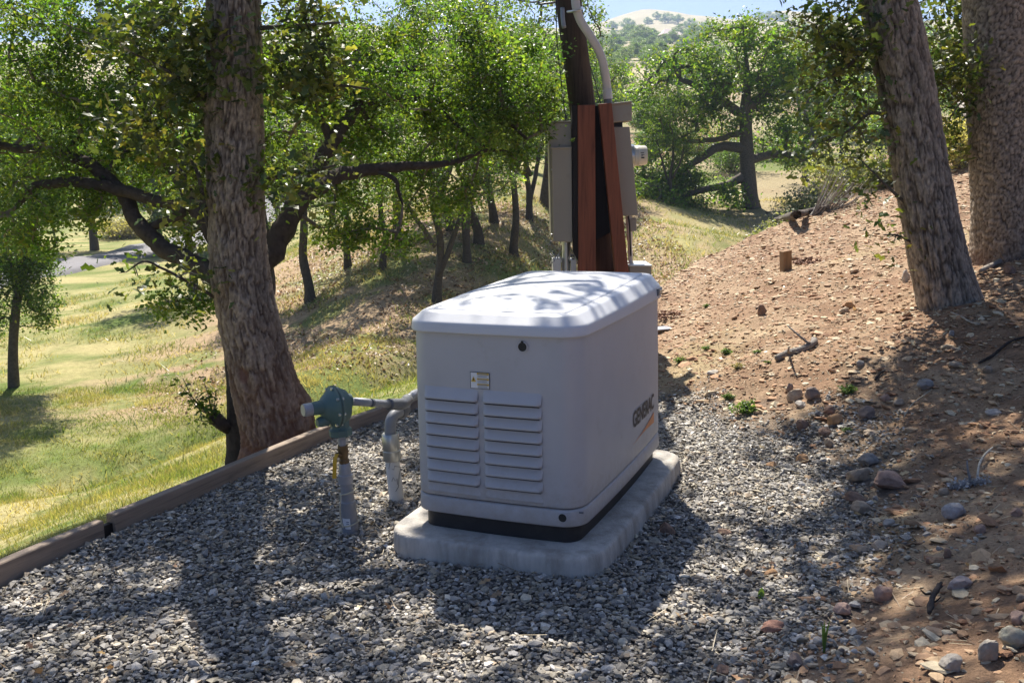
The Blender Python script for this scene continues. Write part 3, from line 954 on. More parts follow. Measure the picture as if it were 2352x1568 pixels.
T_obj('elbow', [P(893, 928, YE - 0.05), P(905, 928, YE - 0.02), P(920, 928, YE + 0.01), P(930, 924, YE + 0.06), P(936, 917, YE + 0.12)], np.array([1, 1, 1.04, 1.0, 1.0]) * pr(27, YE), M['pvc_dark'], gas, 18, 16)
T_obj('feed_pipe', [P(932, 921, YE + 0.07), P(950, 905, YE + 0.26), P(985, 893, YE + 0.42)], pr(20, YE), M['pipe'], gas, 16)
mb = MB()
base_r = pr(45, YR)
t = np.linspace(0, 2 * np.pi, 40)
c_ = P(806, 1196, YR) - gb
lp = np.stack([c_[0] + base_r * np.cos(t) * 1.02, c_[1] + base_r * np.sin(t), c_[2] + 0.012 * np.sin(t * 1 + 1.0)], 1)
tube(mb, lp, 0.0032, 6, cap=False)
c_ = P(799, 1128, YR) - gb
lp = np.stack([c_[0] + pr(37, YR) * np.cos(t) * 1.03, c_[1] + pr(37, YR) * np.sin(t), c_[2] + 0.009 * np.cos(t)], 1)
tube(mb, lp, 0.0032, 6, cap=False)
tube(mb, smooth_path([P(783, 1135, YR - .03) - gb, P(781, 1165, YR - .035) - gb, P(782, 1190, YR - .04) - gb, P(788, 1212, YR - .045) - gb], 14), 0.0032, 6)
mb.build('tie_cord', M['cord'], gas)
bm = bmesh.new()
for k in range(7):
    pass
rr = pr(39.5, YR) + 0.0015
cc_ = P(805.5, 1196, YR) - gb
vs = []
for k in range(7):
    a = -math.pi / 2 + (-0.85 + k / 6 * 1.0)
    vs.append((bm.verts.new((cc_[0] + rr * math.cos(a), cc_[1] + rr * math.sin(a), cc_[2] - 0.022)), bm.verts.new((cc_[0] + rr * math.cos(a) - 0.002, cc_[1] + rr * math.sin(a), cc_[2] + 0.022))))
for k in range(6):
    bm.faces.new((vs[k][0], vs[k + 1][0], vs[k + 1][1], vs[k][1]))
tagl = bm_obj(bm, 'paper_tag', M['sticker'], gas)
for zz, k0, k1 in ((0.006, 3, 6), (-0.002, 3, 6), (-0.010, 3, 5)):
    bm = bmesh.new()
    vs = []
    for k in range(k0, k1):
        a = -math.pi / 2 + (-0.85 + k / 6 * 1.0)
        vs.append((bm.verts.new((cc_[0] + (rr + .0008) * math.cos(a), cc_[1] + (rr + .0008) * math.sin(a), cc_[2] + zz)), bm.verts.new((cc_[0] + (rr + .0008) * math.cos(a), cc_[1] + (rr + .0008) * math.sin(a), cc_[2] + zz + 0.004))))
    for k in range(len(vs) - 1):
        bm.faces.new((vs[k][0], vs[k + 1][0], vs[k + 1][1], vs[k][1]))
    bm_obj(bm, 'print_line', M['inkg'], tagl)

# ------------------------------------------------------------------ electrical conduit beside it
YC = 4.10
cb = G(910, 1130)
con = empty('electrical_conduit', cb, 0, 'grey bent conduit on white pipe stub close to the generator', 'conduit')
lathe('pipe_stub', con, M['pvc_white'], P(912, 1150, YC), P(900, 1050, YC), [(0, pr(36, YC)), (0.7, pr(35, YC)), (1, pr(34, YC))])
lathe('coupling', con, M['steel'], P(901.5, 1056, YC), P(896, 994, YC), [(0, pr(42, YC)), (0.02, pr(43, YC)), (0.36, pr(43, YC)), (0.38, pr(40.5, YC)), (0.42, pr(40.5, YC)), (0.44, pr(42, YC)), (0.97, pr(41, YC)), (1, pr(38, YC))])
T_obj('elbow', [P(897, 1000, YC), P(896, 980, YC), P(899, 962, YC + 0.01), P(908, 950, YC + 0.04), P(919, 945, YC + 0.09)], pr(27, YC), M['pvc_grey'], con, 18, 20)
lathe('elbow_nut', con, M['pvc_dark'], P(917, 946, YC + 0.08), P(931, 938, YC + 0.14), [(0, pr(30, YC)), (0.1, pr(35, YC)), (0.45, pr(35, YC)), (0.5, pr(31, YC)), (1, pr(30, YC))], 12)
T_obj('conduit_run', [P(929, 939, YC + 0.13), P(942, 915, YC + 0.26), P(990, 895, YC + 0.40)], pr(22, YC), M['pvc_grey'], con, 16, 10)
mb = MB()
for pts_ in ([(896, 1062), (893, 1076), (905, 1078), (906, 1070), (921, 1072), (917, 1090), (915, 1118), (909, 1128)], [(900, 1105), (903, 1096), (908, 1104), (912, 1099), (913, 1112)]):
    L_ = []
    for u, v in pts_:
        t_ = (1150 - v) / 100.0
        cx = 912 - 12 * t_
        off = np.clip((u - cx) / 18.2, -0.97, 0.97)
        L_.append(P(u, v, YC - pr(36.3, YC) * math.sqrt(1 - off * off)) - cb)
    tube(mb, L_, 0.0011, 5)
mb.build('pen_mark', M['ink'], con)

# ------------------------------------------------------------------ timber edging
edging = empty('timber_edging', (-1.63, 3.74, 0), 0, 'weathered grey timber board edging along the gravel and grass', 'timber edging')
def board(a, b, z0, z1, w_, name='board'):
    a, b = Vector((*a, 0)), Vector((*b, 0))
    L_ = (b - a).length
    bm = bmesh.new()
    nseg = 26
    pv = None
    for k in range(nseg + 1):
        x = L_ * k / nseg
        jz = 0.004 * (vnoise(np.array([x * 2.1]), np.array([a.x * 7]))[0] - .5)
        jy = 0.008 * (vnoise(np.array([x * 1.3]), np.array([a.x * 7 + 5]))[0] - .5)
        cs = [bm.verts.new(q) for q in ((x, -0 + jy, z0), (x, 0 + jy, z1 + jz - 0.004), (x, 0.004 + jy, z1 + jz), (x, w_ - 0.004 + jy, z1 + jz), (x, w_ + jy, z1 + jz - 0.004), (x, w_ + jy, z0))]
        if pv:
            for q in range(5):
                bm.faces.new((pv[q], pv[q + 1], cs[q + 1], cs[q]))
        else:
            bm.faces.new(cs)
        pv = cs
    bm.faces.new(pv[::-1])
    bmesh.ops.recalc_face_normals(bm, faces=bm.faces)
    o = bm_obj(bm, name, M['timber'], edging)
    o.location = a - Vector(edging.location)
    o.rotation_euler = (0, 0, math.atan2(b.y - a.y, b.x - a.x))
    return o
board((-3.6, -0.45), (-1.648, 3.705), -0.2, 0.080, 0.045)
board((-1.625, 3.755), (-0.995, 5.11), -0.2, 0.085, 0.045)
board((-0.985, 5.13), (0.13, 6.92), -0.2, 0.081, 0.045)
bm = bmesh.new()
box_bm(bm, (-0.04, 0.016, -0.25), (0.03, 0.040, 0.05))
o = bm_obj(bm, 'joint_stake', M['darkwood'], edging); o.location = Vector((-1.637, 3.73, 0)) - Vector(edging.location); o.rotation_euler = (0, 0, 1.13)

# ------------------------------------------------------------------ utility pole and electrical gear
def c3(x, y):
    return ((1280 + x / 2.305) * 0.9408, (y / 2.305) * 0.9408)
YP = 7.2
def P3(x, y, Y=YP):
    return P(*c3(x, y), Y)
def r3(w_, Y=YP):
    return w_ / 2.305 * 0.9408 / 2 / FD * Y
pb = P3(462, 1660, YP + 0.12); pb.z = float(T(np.array([pb.x]), np.array([pb.y]))[0]) - 0.1
pole = empty('utility_pole', pb, 0, 'tall dark weathered wooden utility pole behind the generator', 'utility pole')
pt_top = P3(246, -10, YP + 0.12); pbm = P3(448, 1510, YP + 0.12)
dirp = (pt_top - pbm).normalized()
pa = pbm - dirp * ((pbm.z - pb.z) / dirp.z); pz = pt_top + dirp * 0.85
pl = np.array([np.array(pa) + (np.array(pz) - np.array(pa)) * t for t in np.linspace(0, 1, 40)]) - np.array(pb)
mb = MB(); tube(mb, pl, np.linspace(r3(158), r3(138), 40), 28); mb.build('shaft', M['pole'], pole)
T_obj('hook', [P3(175, 15), P3(120, 21), P3(92, 25), P3(80, 22), P3(78, 10)], 0.008, M['pvc_dark'], pole, 8, 14)
T_obj('metal_strap', [P3(214, 45, YP - .02), P3(217, 110, YP - .03), P3(224, 158, YP - .04)], 0.017, M['pipe'], pole, 6, 8)
T_obj('ground_wire', [P3(180, -5), P3(183, 210), P3(210, 480), P3(236, 690)], 0.004, M['black'], pole, 5, 20)
T_obj('guy_cable', [P3(335, 190, YP + .1), P3(360, 330, YP + .1), P3(400, 470, YP + .1), P3(435, 600, YP + .1)], 0.004, M['black'], pole, 5, 16)
mbx = MB()

rs = empty('service_riser', P3(470, 575), 0, 'curved pale riser pipe running up the pole from meter box', 'pipe')
T_obj('riser_pipe', [P3(262, -160, YP - .12), P3(284, -40, YP - .13), P3(292, 40, YP - .13), P3(318, 120, YP - .12), P3(372, 205, YP - .10), P3(425, 300, YP - .06), P3(452, 400, YP - .03), P3(464, 480, YP), P3(470, 552, YP)], r3(46), M['riser'], rs, 18, 50)
lathe('riser_collar', rs, M['riser'], P3(471, 558), P3(467, 506), [(0, r3(52)), (0.9, r3(52)), (1, r3(47))], 20)
lathe('hub_nipple', rs, M['pvc_dark'], P3(472, 592), P3(471, 555), [(0, r3(46)), (1, r3(46))], 16)
T_obj('pipe_clamp', [P3(244, 68, YP - .11), P3(268, 66, YP - .2), P3(292, 62, YP - .225), P3(318, 54, YP - .2), P3(322, 44, YP - .12)], 0.009, M['steel'], rs, 8, 18)

def plank_obj(name, corners, depth, mat, root, bevel=0.0):
    """four front corners (TL, TR, BR, BL) and a depth along +Y"""
    bm = bmesh.new()
    f = [bm.verts.new(Vector(p) - Vector(root.location)) for p in corners]
    g = [bm.verts.new(Vector(p) - Vector(root.location) + Vector((0, depth, 0))) for p in corners]
    bm.faces.new(f); bm.faces.new(g[::-1])
    for k in range(4):
        bm.faces.new((f[k], g[k], g[(k + 1) % 4], f[(k + 1) % 4]))
    bmesh.ops.recalc_face_normals(bm, faces=bm.faces)
    return bm_obj(bm, name, mat, root, bevel=bevel)

def down(p, q, zg=-0.05):
    """continue the edge p->q to ground height"""
    d = q - p
    return q + d * ((zg - q.z) / d.z)
for (a, b, c, d, nm, lab) in [((300, 592), (398, 590), (403, 1515), (305, 1515), 'wooden_post', 'upright red brown wooden post carrying the left equipment box'),
                              ((420, 585), (492, 579), (587, 1525), (512, 1525), 'wooden_post', 'leaning red brown wooden post beside the meter box')]:
    A, B, C_, D = [P3(*q, YP - 0.16) for q in (a, b, c, d)]
    C2, D2 = down(B, C_), down(A, D)
    root = empty(nm, (D2 + C2) / 2, 0, lab, 'wooden post', 'red posts at the pole')
    plank_obj('plank', (A, B, C2, D2), 0.09, M['redwood'], root, 0.004)

bb = empty('backboard', P3(290, 1420, YP), 0, 'black mounting board between the red posts', 'mounting board')
A, B, C_, D = P3(268, 590, YP - .06), P3(428, 597, YP - .06), P3(500, 1300, YP - .06), P3(276, 1420, YP - .06)
plank_obj('panel', (A, B, C_, D), 0.05, M['darkwood'], bb)
plank_obj('post_shade_side', [P3(268, 590, YP - .15), P3(299, 592, YP - .15), P3(304, 1470, YP - .15), P3(276, 1420, YP - .15)], 0.085, M['darkwood'], bb)  # left post's shadowed side face, its shade put in as near-black wood

ts = empty('transfer_switch', P3(200, 1362, YP - .1), 0, 'tall beige steel box on the left of the red posts', 'electrical box')
plank_obj('cabinet', [P3(136, 690, YP - .10), P3(266, 688, YP - .10), P3(272, 1345, YP - .10), P3(150, 1338, YP - .10)], 0.24, M['enclosure'], ts, 0.006)
plank_obj('cover', [P3(152, 836, YP - .135), P3(267, 833, YP - .135), P3(271, 1362, YP - .135), P3(163, 1360, YP - .135)], 0.033, M['enclosure'], ts, 0.004)
plank_obj('rain_lip', [P3(132, 682, YP - .115), P3(262, 680, YP - .115), P3(262, 688.5, YP - .115), P3(133, 690, YP - .115)], 0.26, M['enclosure'], ts, 0.002)
plank_obj('cover_lip', [P3(149, 829, YP - .15), P3(268, 827, YP - .15), P3(268, 835.5, YP - .15), P3(150, 838, YP - .15)], 0.05, M['enclosure'], ts, 0.002)
for yy in (955, 1320):
    lathe('latch', ts, M['steel'], P3(150, yy, YP - .14), P3(157, yy, YP - .14), [(0, 0.006), (1, 0.006)], 8)
lathe('drain_pipe', ts, M['steel'], P3(236, 1640, YP - .04), P3(234, 1346, YP - .04), [(0, r3(46)), (0.9, r3(46)), (0.905, r3(52)), (1, r3(52))], 18)

mt = empty('meter_panel', P3(570, 1215, YP - .1), 0, 'beige steel meter box leaning behind the right red post', 'electrical box')
plank_obj('cabinet', [P3(470, 716, YP - .06), P3(593, 714, YP - .06), P3(641, 1212, YP - .06), P3(530, 1216, YP - .06)], 0.26, M['enclosure'], mt, 0.005)
plank_obj('top_box', [P3(480, 588, YP - .08), P3(606, 574, YP - .08), P3(607, 680, YP - .08), P3(490, 692, YP - .08)], 0.28, M['enclosure'], mt, 0.006)
plank_obj('top_hood', [P3(478, 582, YP - .1), P3(604, 568, YP - .1), P3(606, 576, YP - .1), P3(480, 592, YP - .1)], 0.32, M['enclosure'], mt, 0.002)
plank_obj('neck', [P3(500, 690, YP - .03), P3(552, 686, YP - .03), P3(553, 716, YP - .03), P3(503, 717, YP - .03)], 0.15, M['black'], mt)
axm = (P3(688, 872, YP + .02) - P3(600, 876, YP + .02))
m0 = P3(604, 878, YP + .03)
lathe('socket_ring', mt, M['steel'], m0 - axm * 0.08, m0 + axm * 0.16, [(0, r3(128)), (0.8, r3(128)), (1, r3(118))], 28)
mc = lathe('meter', mt, M['meter'], m0 + axm * 0.14, m0 + axm * 0.96, [(0, r3(112)), (0.3, r3(112)), (0.34, r3(116)), (0.38, r3(110)), (0.9, r3(106)), (1, r3(96))], 28)
for (x0, y0, x1, y1) in ((655, 858, 674, 862), (660, 868, 666, 878), (668, 870, 676, 874), (658, 884, 676, 892)):
    yy = YP + .03 - r3(112) - 0.003
    bm = bmesh.new()
    bm.faces.new([bm.verts.new(P3(*q, yy) - Vector(mt.location)) for q in ((x0, y0), (x1, y0), (x1, y1), (x0, y1))])
    bm_obj(bm, 'meter_print', M['ink'], mc)
plank_obj('lower_fitting', [P3(592, 1232, YP - .03), P3(630, 1228, YP - .03), P3(633, 1300, YP - .03), P3(596, 1304, YP - .03)], 0.12, M['enclosure'], mt, 0.004)
lathe('lower_pipe', mt, M['riser'], P3(598, 1470, YP), P3(588, 1215, YP), [(0, r3(26)), (0.45, r3(26)), (0.47, r3(33)), (1, r3(33))], 14)
T_obj('lower_cable', [P3(585, 1216, YP - .05), P3(592, 1260, YP - .07), P3(594, 1310, YP - .06), P3(600, 1440, YP - .04)], 0.006, M['black'], mt, 6, 14)

jb = empty('junction_box', onT(*P3(650, 1600, YP + .02)[:2]), 0, 'low beige utility box with bright metal top behind the generator', 'utility box')
A, B = P3(592, 1500, YP - .12), P3(716, 1500, YP - .12)
plank_obj('case', [A, B, Vector((B.x, B.y, -0.02)), Vector((A.x, A.y, -0.02))], 0.30, M['enclosure'], jb, 0.004)
plank_obj('metal_top', [P3(586, 1492, YP - .135), P3(720, 1492, YP - .135), P3(720, 1501, YP - .135), P3(586, 1501, YP - .135)], 0.34, M['steel'], jb, 0.002)
lathe('pipe_hub', jb, M['steel'], P3(598, 1494, YP + .0), P3(598, 1440, YP + .0), [(0, r3(34)), (0.4, r3(34)), (0.42, r3(26)), (1, r3(26))], 14)
sb = empty('small_white_box', onT(*P3(220, 1600, YP - .05)[:2]), 0, 'small pale box with loose wires beneath the left equipment box', 'utility box')
A, B = P3(160, 1458, YP - .1), P3(205, 1458, YP - .1)
plank_obj('case', [A, B, Vector((B.x, B.y, -0.05)), Vector((A.x, A.y, -0.05))], 0.16, M['pvc_white'], sb, 0.003)
A, B = P3(262, 1462, YP - .1), P3(292, 1462, YP - .1)
plank_obj('case', [A, B, Vector((B.x, B.y, -0.05)), Vector((A.x, A.y, -0.05))], 0.16, M['pvc_white'], sb, 0.003)
rg = np.random.default_rng(5)
for k in range(9):
    side = 170 if k < 4 else 275
    pts_ = [P3(side + rg.uniform(-25, 25), 1480, YP - .08), P3(side + rg.uniform(-45, 30), 1440 + rg.uniform(-15, 20), YP - .1), P3(side + rg.uniform(-30, 30), 1425 + rg.uniform(-12, 15), YP - .06), P3(side + rg.uniform(-15, 40), 1450 + rg.uniform(-15, 20), YP - .1), P3(side + rg.uniform(-25, 25), 1485, YP - .08)]
    T_obj('loose_wire', pts_, 0.0028, M['pvc_white'] if k % 2 else M['pvc_dark'], sb, 5, 24)

# ------------------------------------------------------------------ trees
GREENS = 1.32 * np.array([1.04, 1.0, 1.08]) * np.array([(0.060, 0.115, 0.018), (0.075, 0.135, 0.022), (0.050, 0.095, 0.020), (0.095, 0.150, 0.028), (0.115, 0.150, 0.030), (0.042, 0.080, 0.022)])

def leaf_mesh(mb, pos, size, rg, shape='quad', bright=1.0, pal=GREENS, up=0.35, tone=None):
    n_ = len(pos)
    nrm = rg.normal(0, 1, (n_, 3)); nrm[:, 2] = np.abs(nrm[:, 2]) + up
    nrm /= np.linalg.norm(nrm, axis=1)[:, None]
    t = rg.normal(0, 1, (n_, 3))
    t -= nrm * (t * nrm).sum(1)[:, None]
    t /= np.linalg.norm(t, axis=1)[:, None]
    b_ = np.cross(nrm, t)
    sz = size * np.clip(rg.lognormal(0, 0.3, n_), 0.45, 1.7)
    if shape == 'quad':
        prof = [(-0.5, 0, 0), (0.02, 0.30, 0.09), (0.5, 0, -0.02), (0.02, -0.30, 0.09)]
    else:          # lobed oak leaf
        prof = [(-0.5, 0.0, 0), (-0.16, 0.20, .05), (-0.05, 0.11, .03), (0.22, 0.29, .06), (0.33, 0.10, .02), (0.5, 0.0, -.03), (0.26, -0.27, .05), (0.10, -0.12, .03), (-0.14, -0.24, .05)]
    k = len(prof)
    V = np.zeros((n_, k, 3))
    for q, (a, c, h) in enumerate(prof):
        V[:, q] = pos + sz[:, None] * (t * a + b_ * c + nrm * h)
    F = (np.arange(n_) * k)[:, None] + np.arange(k)[None]
    col = pal[rg.integers(0, len(pal), n_)] * rg.uniform(0.7, 1.35, (n_, 1)) * bright
    if tone is not None:
        col = col * tone
    mb.add(V.reshape(-1, 3), F, np.repeat(col, k, 0))

def in_ellipsoid(rg, c, rad, n_, hollow=0.6):
    d = rg.normal(0, 1, (n_, 3)); d /= np.linalg.norm(d, axis=1)[:, None]
    r = rg.random(n_) ** (1 / 3.0)
    r = hollow * (0.45 + 0.55 * r) + (1 - hollow) * r
    return np.array(c) + d * r[:, None] * np.array(rad)

# holes cut into the unseen high crowns to shape where the sun falls: (x, y, z it falls on, half sizes)
SV = np.array(SUNV)
SUN_PATCHES = []
def gap(u, v, ru, rv, z=0.0):
    d = ray(u, v); p = d * ((z - CZ) / d[2]); d1 = ray(u + ru, v); p1 = d1 * ((z - CZ) / d1[2]); d2 = ray(u, v + rv); p2 = d2 * ((z - CZ) / d2[2])
    SUN_PATCHES.append((p[0], p[1], z, max(0.05, np.hypot(*(p1 - p)[:2])), max(0.05, np.hypot(*(p2 - p)[:2]))))
for g_ in [(560, 1430, 150, 50), (760, 1330, 120, 40), (900, 1270, 90, 50), (640, 1245, 90, 30), (1090, 1530, 150, 40), (870, 1040, 70, 70), (860, 1130, 60, 50), (1650, 1080, 110, 80), (1800, 1130, 120, 60), (1580, 1010, 70, 40),
           (1530, 1385, 130, 35), (1420, 1470, 90, 25), (2080, 1500, 90, 25), (2200, 1340, 60, 25), (2260, 1250, 60, 20), (1750, 1300, 70, 22), (420, 1290, 70, 22), (200, 1420, 80, 20), (930, 1225, 50, 40)]:
    gap(*g_)
for g_ in [(1230, 672, 120, 30), (1060, 718, 80, 13), (1390, 655, 60, 16), (1440, 690, 40, 14)]:
    gap(*g_, 0.92)

def gap_keep(p, rg):  # drops high leaves so sun and shade land on chosen ground
    drop = np.zeros(len(p), bool)
    hi = p[:, 2] > 2.7
    for (gx_, gy_, gz_, rx_, ry_) in SUN_PATCHES:
        q = p - SV * ((p[:, 2] - gz_) / SV[2])[:, None]
        e = ((q[:, 0] - gx_) / rx_) ** 2 + ((q[:, 1] - gy_) / ry_) ** 2 + (fbm(q[:, 0] * 11, q[:, 1] * 11, seed=77) - .5) * 3.0
        drop |= hi & (e < 0.9)
    q = p - SV * (p[:, 2] / SV[2])[:, None]
    drop |= hi & (q[:, 0] > 0.7) & (q[:, 1] > 5.75 + 0.22 * (q[:, 0] - 1.0) + (fbm(q[:, 0] * 3, q[:, 1] * 3, seed=79) - .5) * 0.8)
    drop |= hi & (fbm(q[:, 0] * 8, q[:, 1] * 8, o=3, seed=83) > np.where(q[:, 0] > 1.25, 0.68, 0.60))
    return ~drop | (rg.random(len(p)) < 0.03)

def oak(name, label, base, trunk, limbs, env, leaf, seed, bark=None, group=None, leafmat='leaf', r_tip=0.004, twig_col=(0.16, 0.125, 0.10), bark_col=(0.10, 0.085, 0.072), shape='quad', bright=1.0,
        trunk_obj=None, trunk_n=12, pal=GREENS, sag=0.06, cat='oak tree', lpt_along=0.45, sun_gaps=False):
    """trunk: list of (point, radius); limbs: lists of the same; env: (centre, radii, targets); leaf: (leaves per target, spread, size)
    all points in world coordinates; returned tree is an Empty at base with trunk and crown"""
    rg = np.random.default_rng(seed)
    base = Vector(base)
    root = empty(name, base, 0, label, cat, group)
    nodes, par, rmax = [], [], []
    cur = [-1]
    def addpath(pr_list, start):
        pts = smooth_path([p for p, r in pr_list], max(6, 5 * len(pr_list)))
        rr = np.interp(np.linspace(0, 1, len(pts)), np.linspace(0, 1, len(pr_list)), [r for p, r in pr_list])
        prev = start
        for k in range(len(pts)):
            nodes.append(pts[k]); par.append(prev); rmax.append(rr[k]); own.append(cur[0]); prev = len(nodes) - 1
        return pts, rr
    mbt = MB(); own = []; lim_mb = []
    if trunk:
        pts, rr = addpath(trunk, -1)
        if trunk_obj is None:
            wob = 1 + 0.10 * (vnoise(np.arange(len(pts)) * 0.9, np.zeros(len(pts)), seed=seed) - 0.5)
            tube(mbt, pts - np.array(base), rr * wob, trunk_n, np.array(bark_col))
    nfix = 0
    for L_ in limbs:
        a = np.array(tuple(L_[0][0]))
        st_ = int(np.argmin(((np.array(nodes) - a) ** 2).sum(1))) if nodes else -1
        cur[0] = len(lim_mb) if trunk_obj is not None else -1
        lim_mb.append(MB())
        pts, rr = addpath(L_, st_)
        jit = rg.normal(0, 0.12, pts.shape) * rr[:, None]
        tube(lim_mb[-1] if trunk_obj is not None else mbt, pts + jit - np.array(base), rr, 10, np.array(bark_col) * rg.uniform(0.85, 1.15))
    nfix = len(nodes)
    tg = np.concatenate([in_ellipsoid(rg, e_[0], e_[1], e_[2]) for e_ in env]) if env else np.zeros((0, 3))
    tn = np.concatenate([np.full(e_[2], e_[3] if len(e_) > 3 else leaf[0]) for e_ in env]) if env else np.zeros(0)
    if len(tg):
        nd = np.array(nodes)
        dist = np.sqrt(((tg[:, None] - nd[None]) ** 2).sum(-1)).min(1)
        od_ = np.argsort(dist)
        tg, tn = tg[od_], tn[od_]
    tips, chains = [], []
    leafp, ltone = [], []
    for t, npt_ in zip(tg, tn):
        nd = np.array(nodes)
        d2 = ((nd - t) ** 2).sum(1)
        below = np.clip(nd[:, 2] - t[2], 0, None)
        i_ = int(np.argmin(d2 * (1 + 0.8 * below)))
        a = nd[i_]
        L_ = np.linalg.norm(t - a)
        m_ = max(3, min(9, int(L_ / 0.18) + 2))
        s = np.linspace(0, 1, m_ + 1)[1:]
        bend = rg.normal(0, 0.13 * L_, 3); bend[2] += sag * L_ * 1.5
        path = a + (t - a) * s[:, None] + bend * (4 * s * (1 - s))[:, None] * 0.5 + rg.normal(0, 0.025 * L_, (m_, 3)) * (s * (1 - s) * 4)[:, None]
        prev = i_; ids = [i_]
        for k in range(m_):
            nodes.append(path[k]); par.append(prev); rmax.append(1e9); own.append(own[i_]); prev = len(nodes) - 1; ids.append(prev)
        chains.append(ids); tips.append(prev)
        npt, spread, lsz = int(npt_), leaf[1], leaf[2]
        k1 = int(npt * (1 - lpt_along)); k2 = npt - k1
        tf = rg.lognormal(0, 0.22) * np.array([1 + rg.uniform(-.12, .22), 1.0, 1 + rg.uniform(-.2, .2)])
        ltone.append(np.tile(tf, (npt, 1)))
        leafp.append(t + rg.normal(0, 1, (k1, 3)) * spread * np.array([1, 1, 0.72]))
        sa = rg.uniform(0.35, 1, k2)
        on = a + (t - a) * sa[:, None]
        leafp.append(on + rg.normal(0, 1, (k2, 3)) * spread * 0.8)
    cnt = np.zeros(len(nodes))
    for t in tips:
        q = t
        while q >= 0:
            cnt[q] += 1; q = par[q]
    nd = np.array(nodes)
    for ids in chains:
        rad = r_tip * np.maximum(cnt[ids], 1) ** 0.5
        rad[0] = min(rad[0], rad[1] * 1.3)
        rad = np.minimum(rad, np.array([rmax[q] for q in ids]) * 0.8)
        rad[-1] = r_tip * 0.5
        c = np.array(twig_col) if rad.max() < 0.02 else np.array(bark_col) * 0.9 + 0.1 * np.array(twig_col)
        ow = own[ids[0]]
        tube(mbt if ow < 0 else lim_mb[ow], nd[ids] - np.array(base), rad, 5 if rad.max() < 0.025 else 8, c * rg.uniform(0.8, 1.2), cap=False)
    if trunk_obj is not None:
        trunk_obj(root)
        if mbt.n:
            tag(mbt.build('twigs', M['branch'], root), kind='stuff')
        for q_ in lim_mb:
            q_.build('branch', M['branch'], root)
    else:
        mbt.build('trunk', M['branch'], root)
    if leafp:
        mbl = MB()
        lpos, lt = np.concatenate(leafp), np.concatenate(ltone)
        if sun_gaps:
            kp = gap_keep(lpos, rg); lpos, lt = lpos[kp], lt[kp]
        leaf_mesh(mbl, lpos - np.array(base), leaf[2], rg, shape, bright, pal, tone=lt)
        mbl.build('crown', M[leafmat], root, smooth=False)
    return root

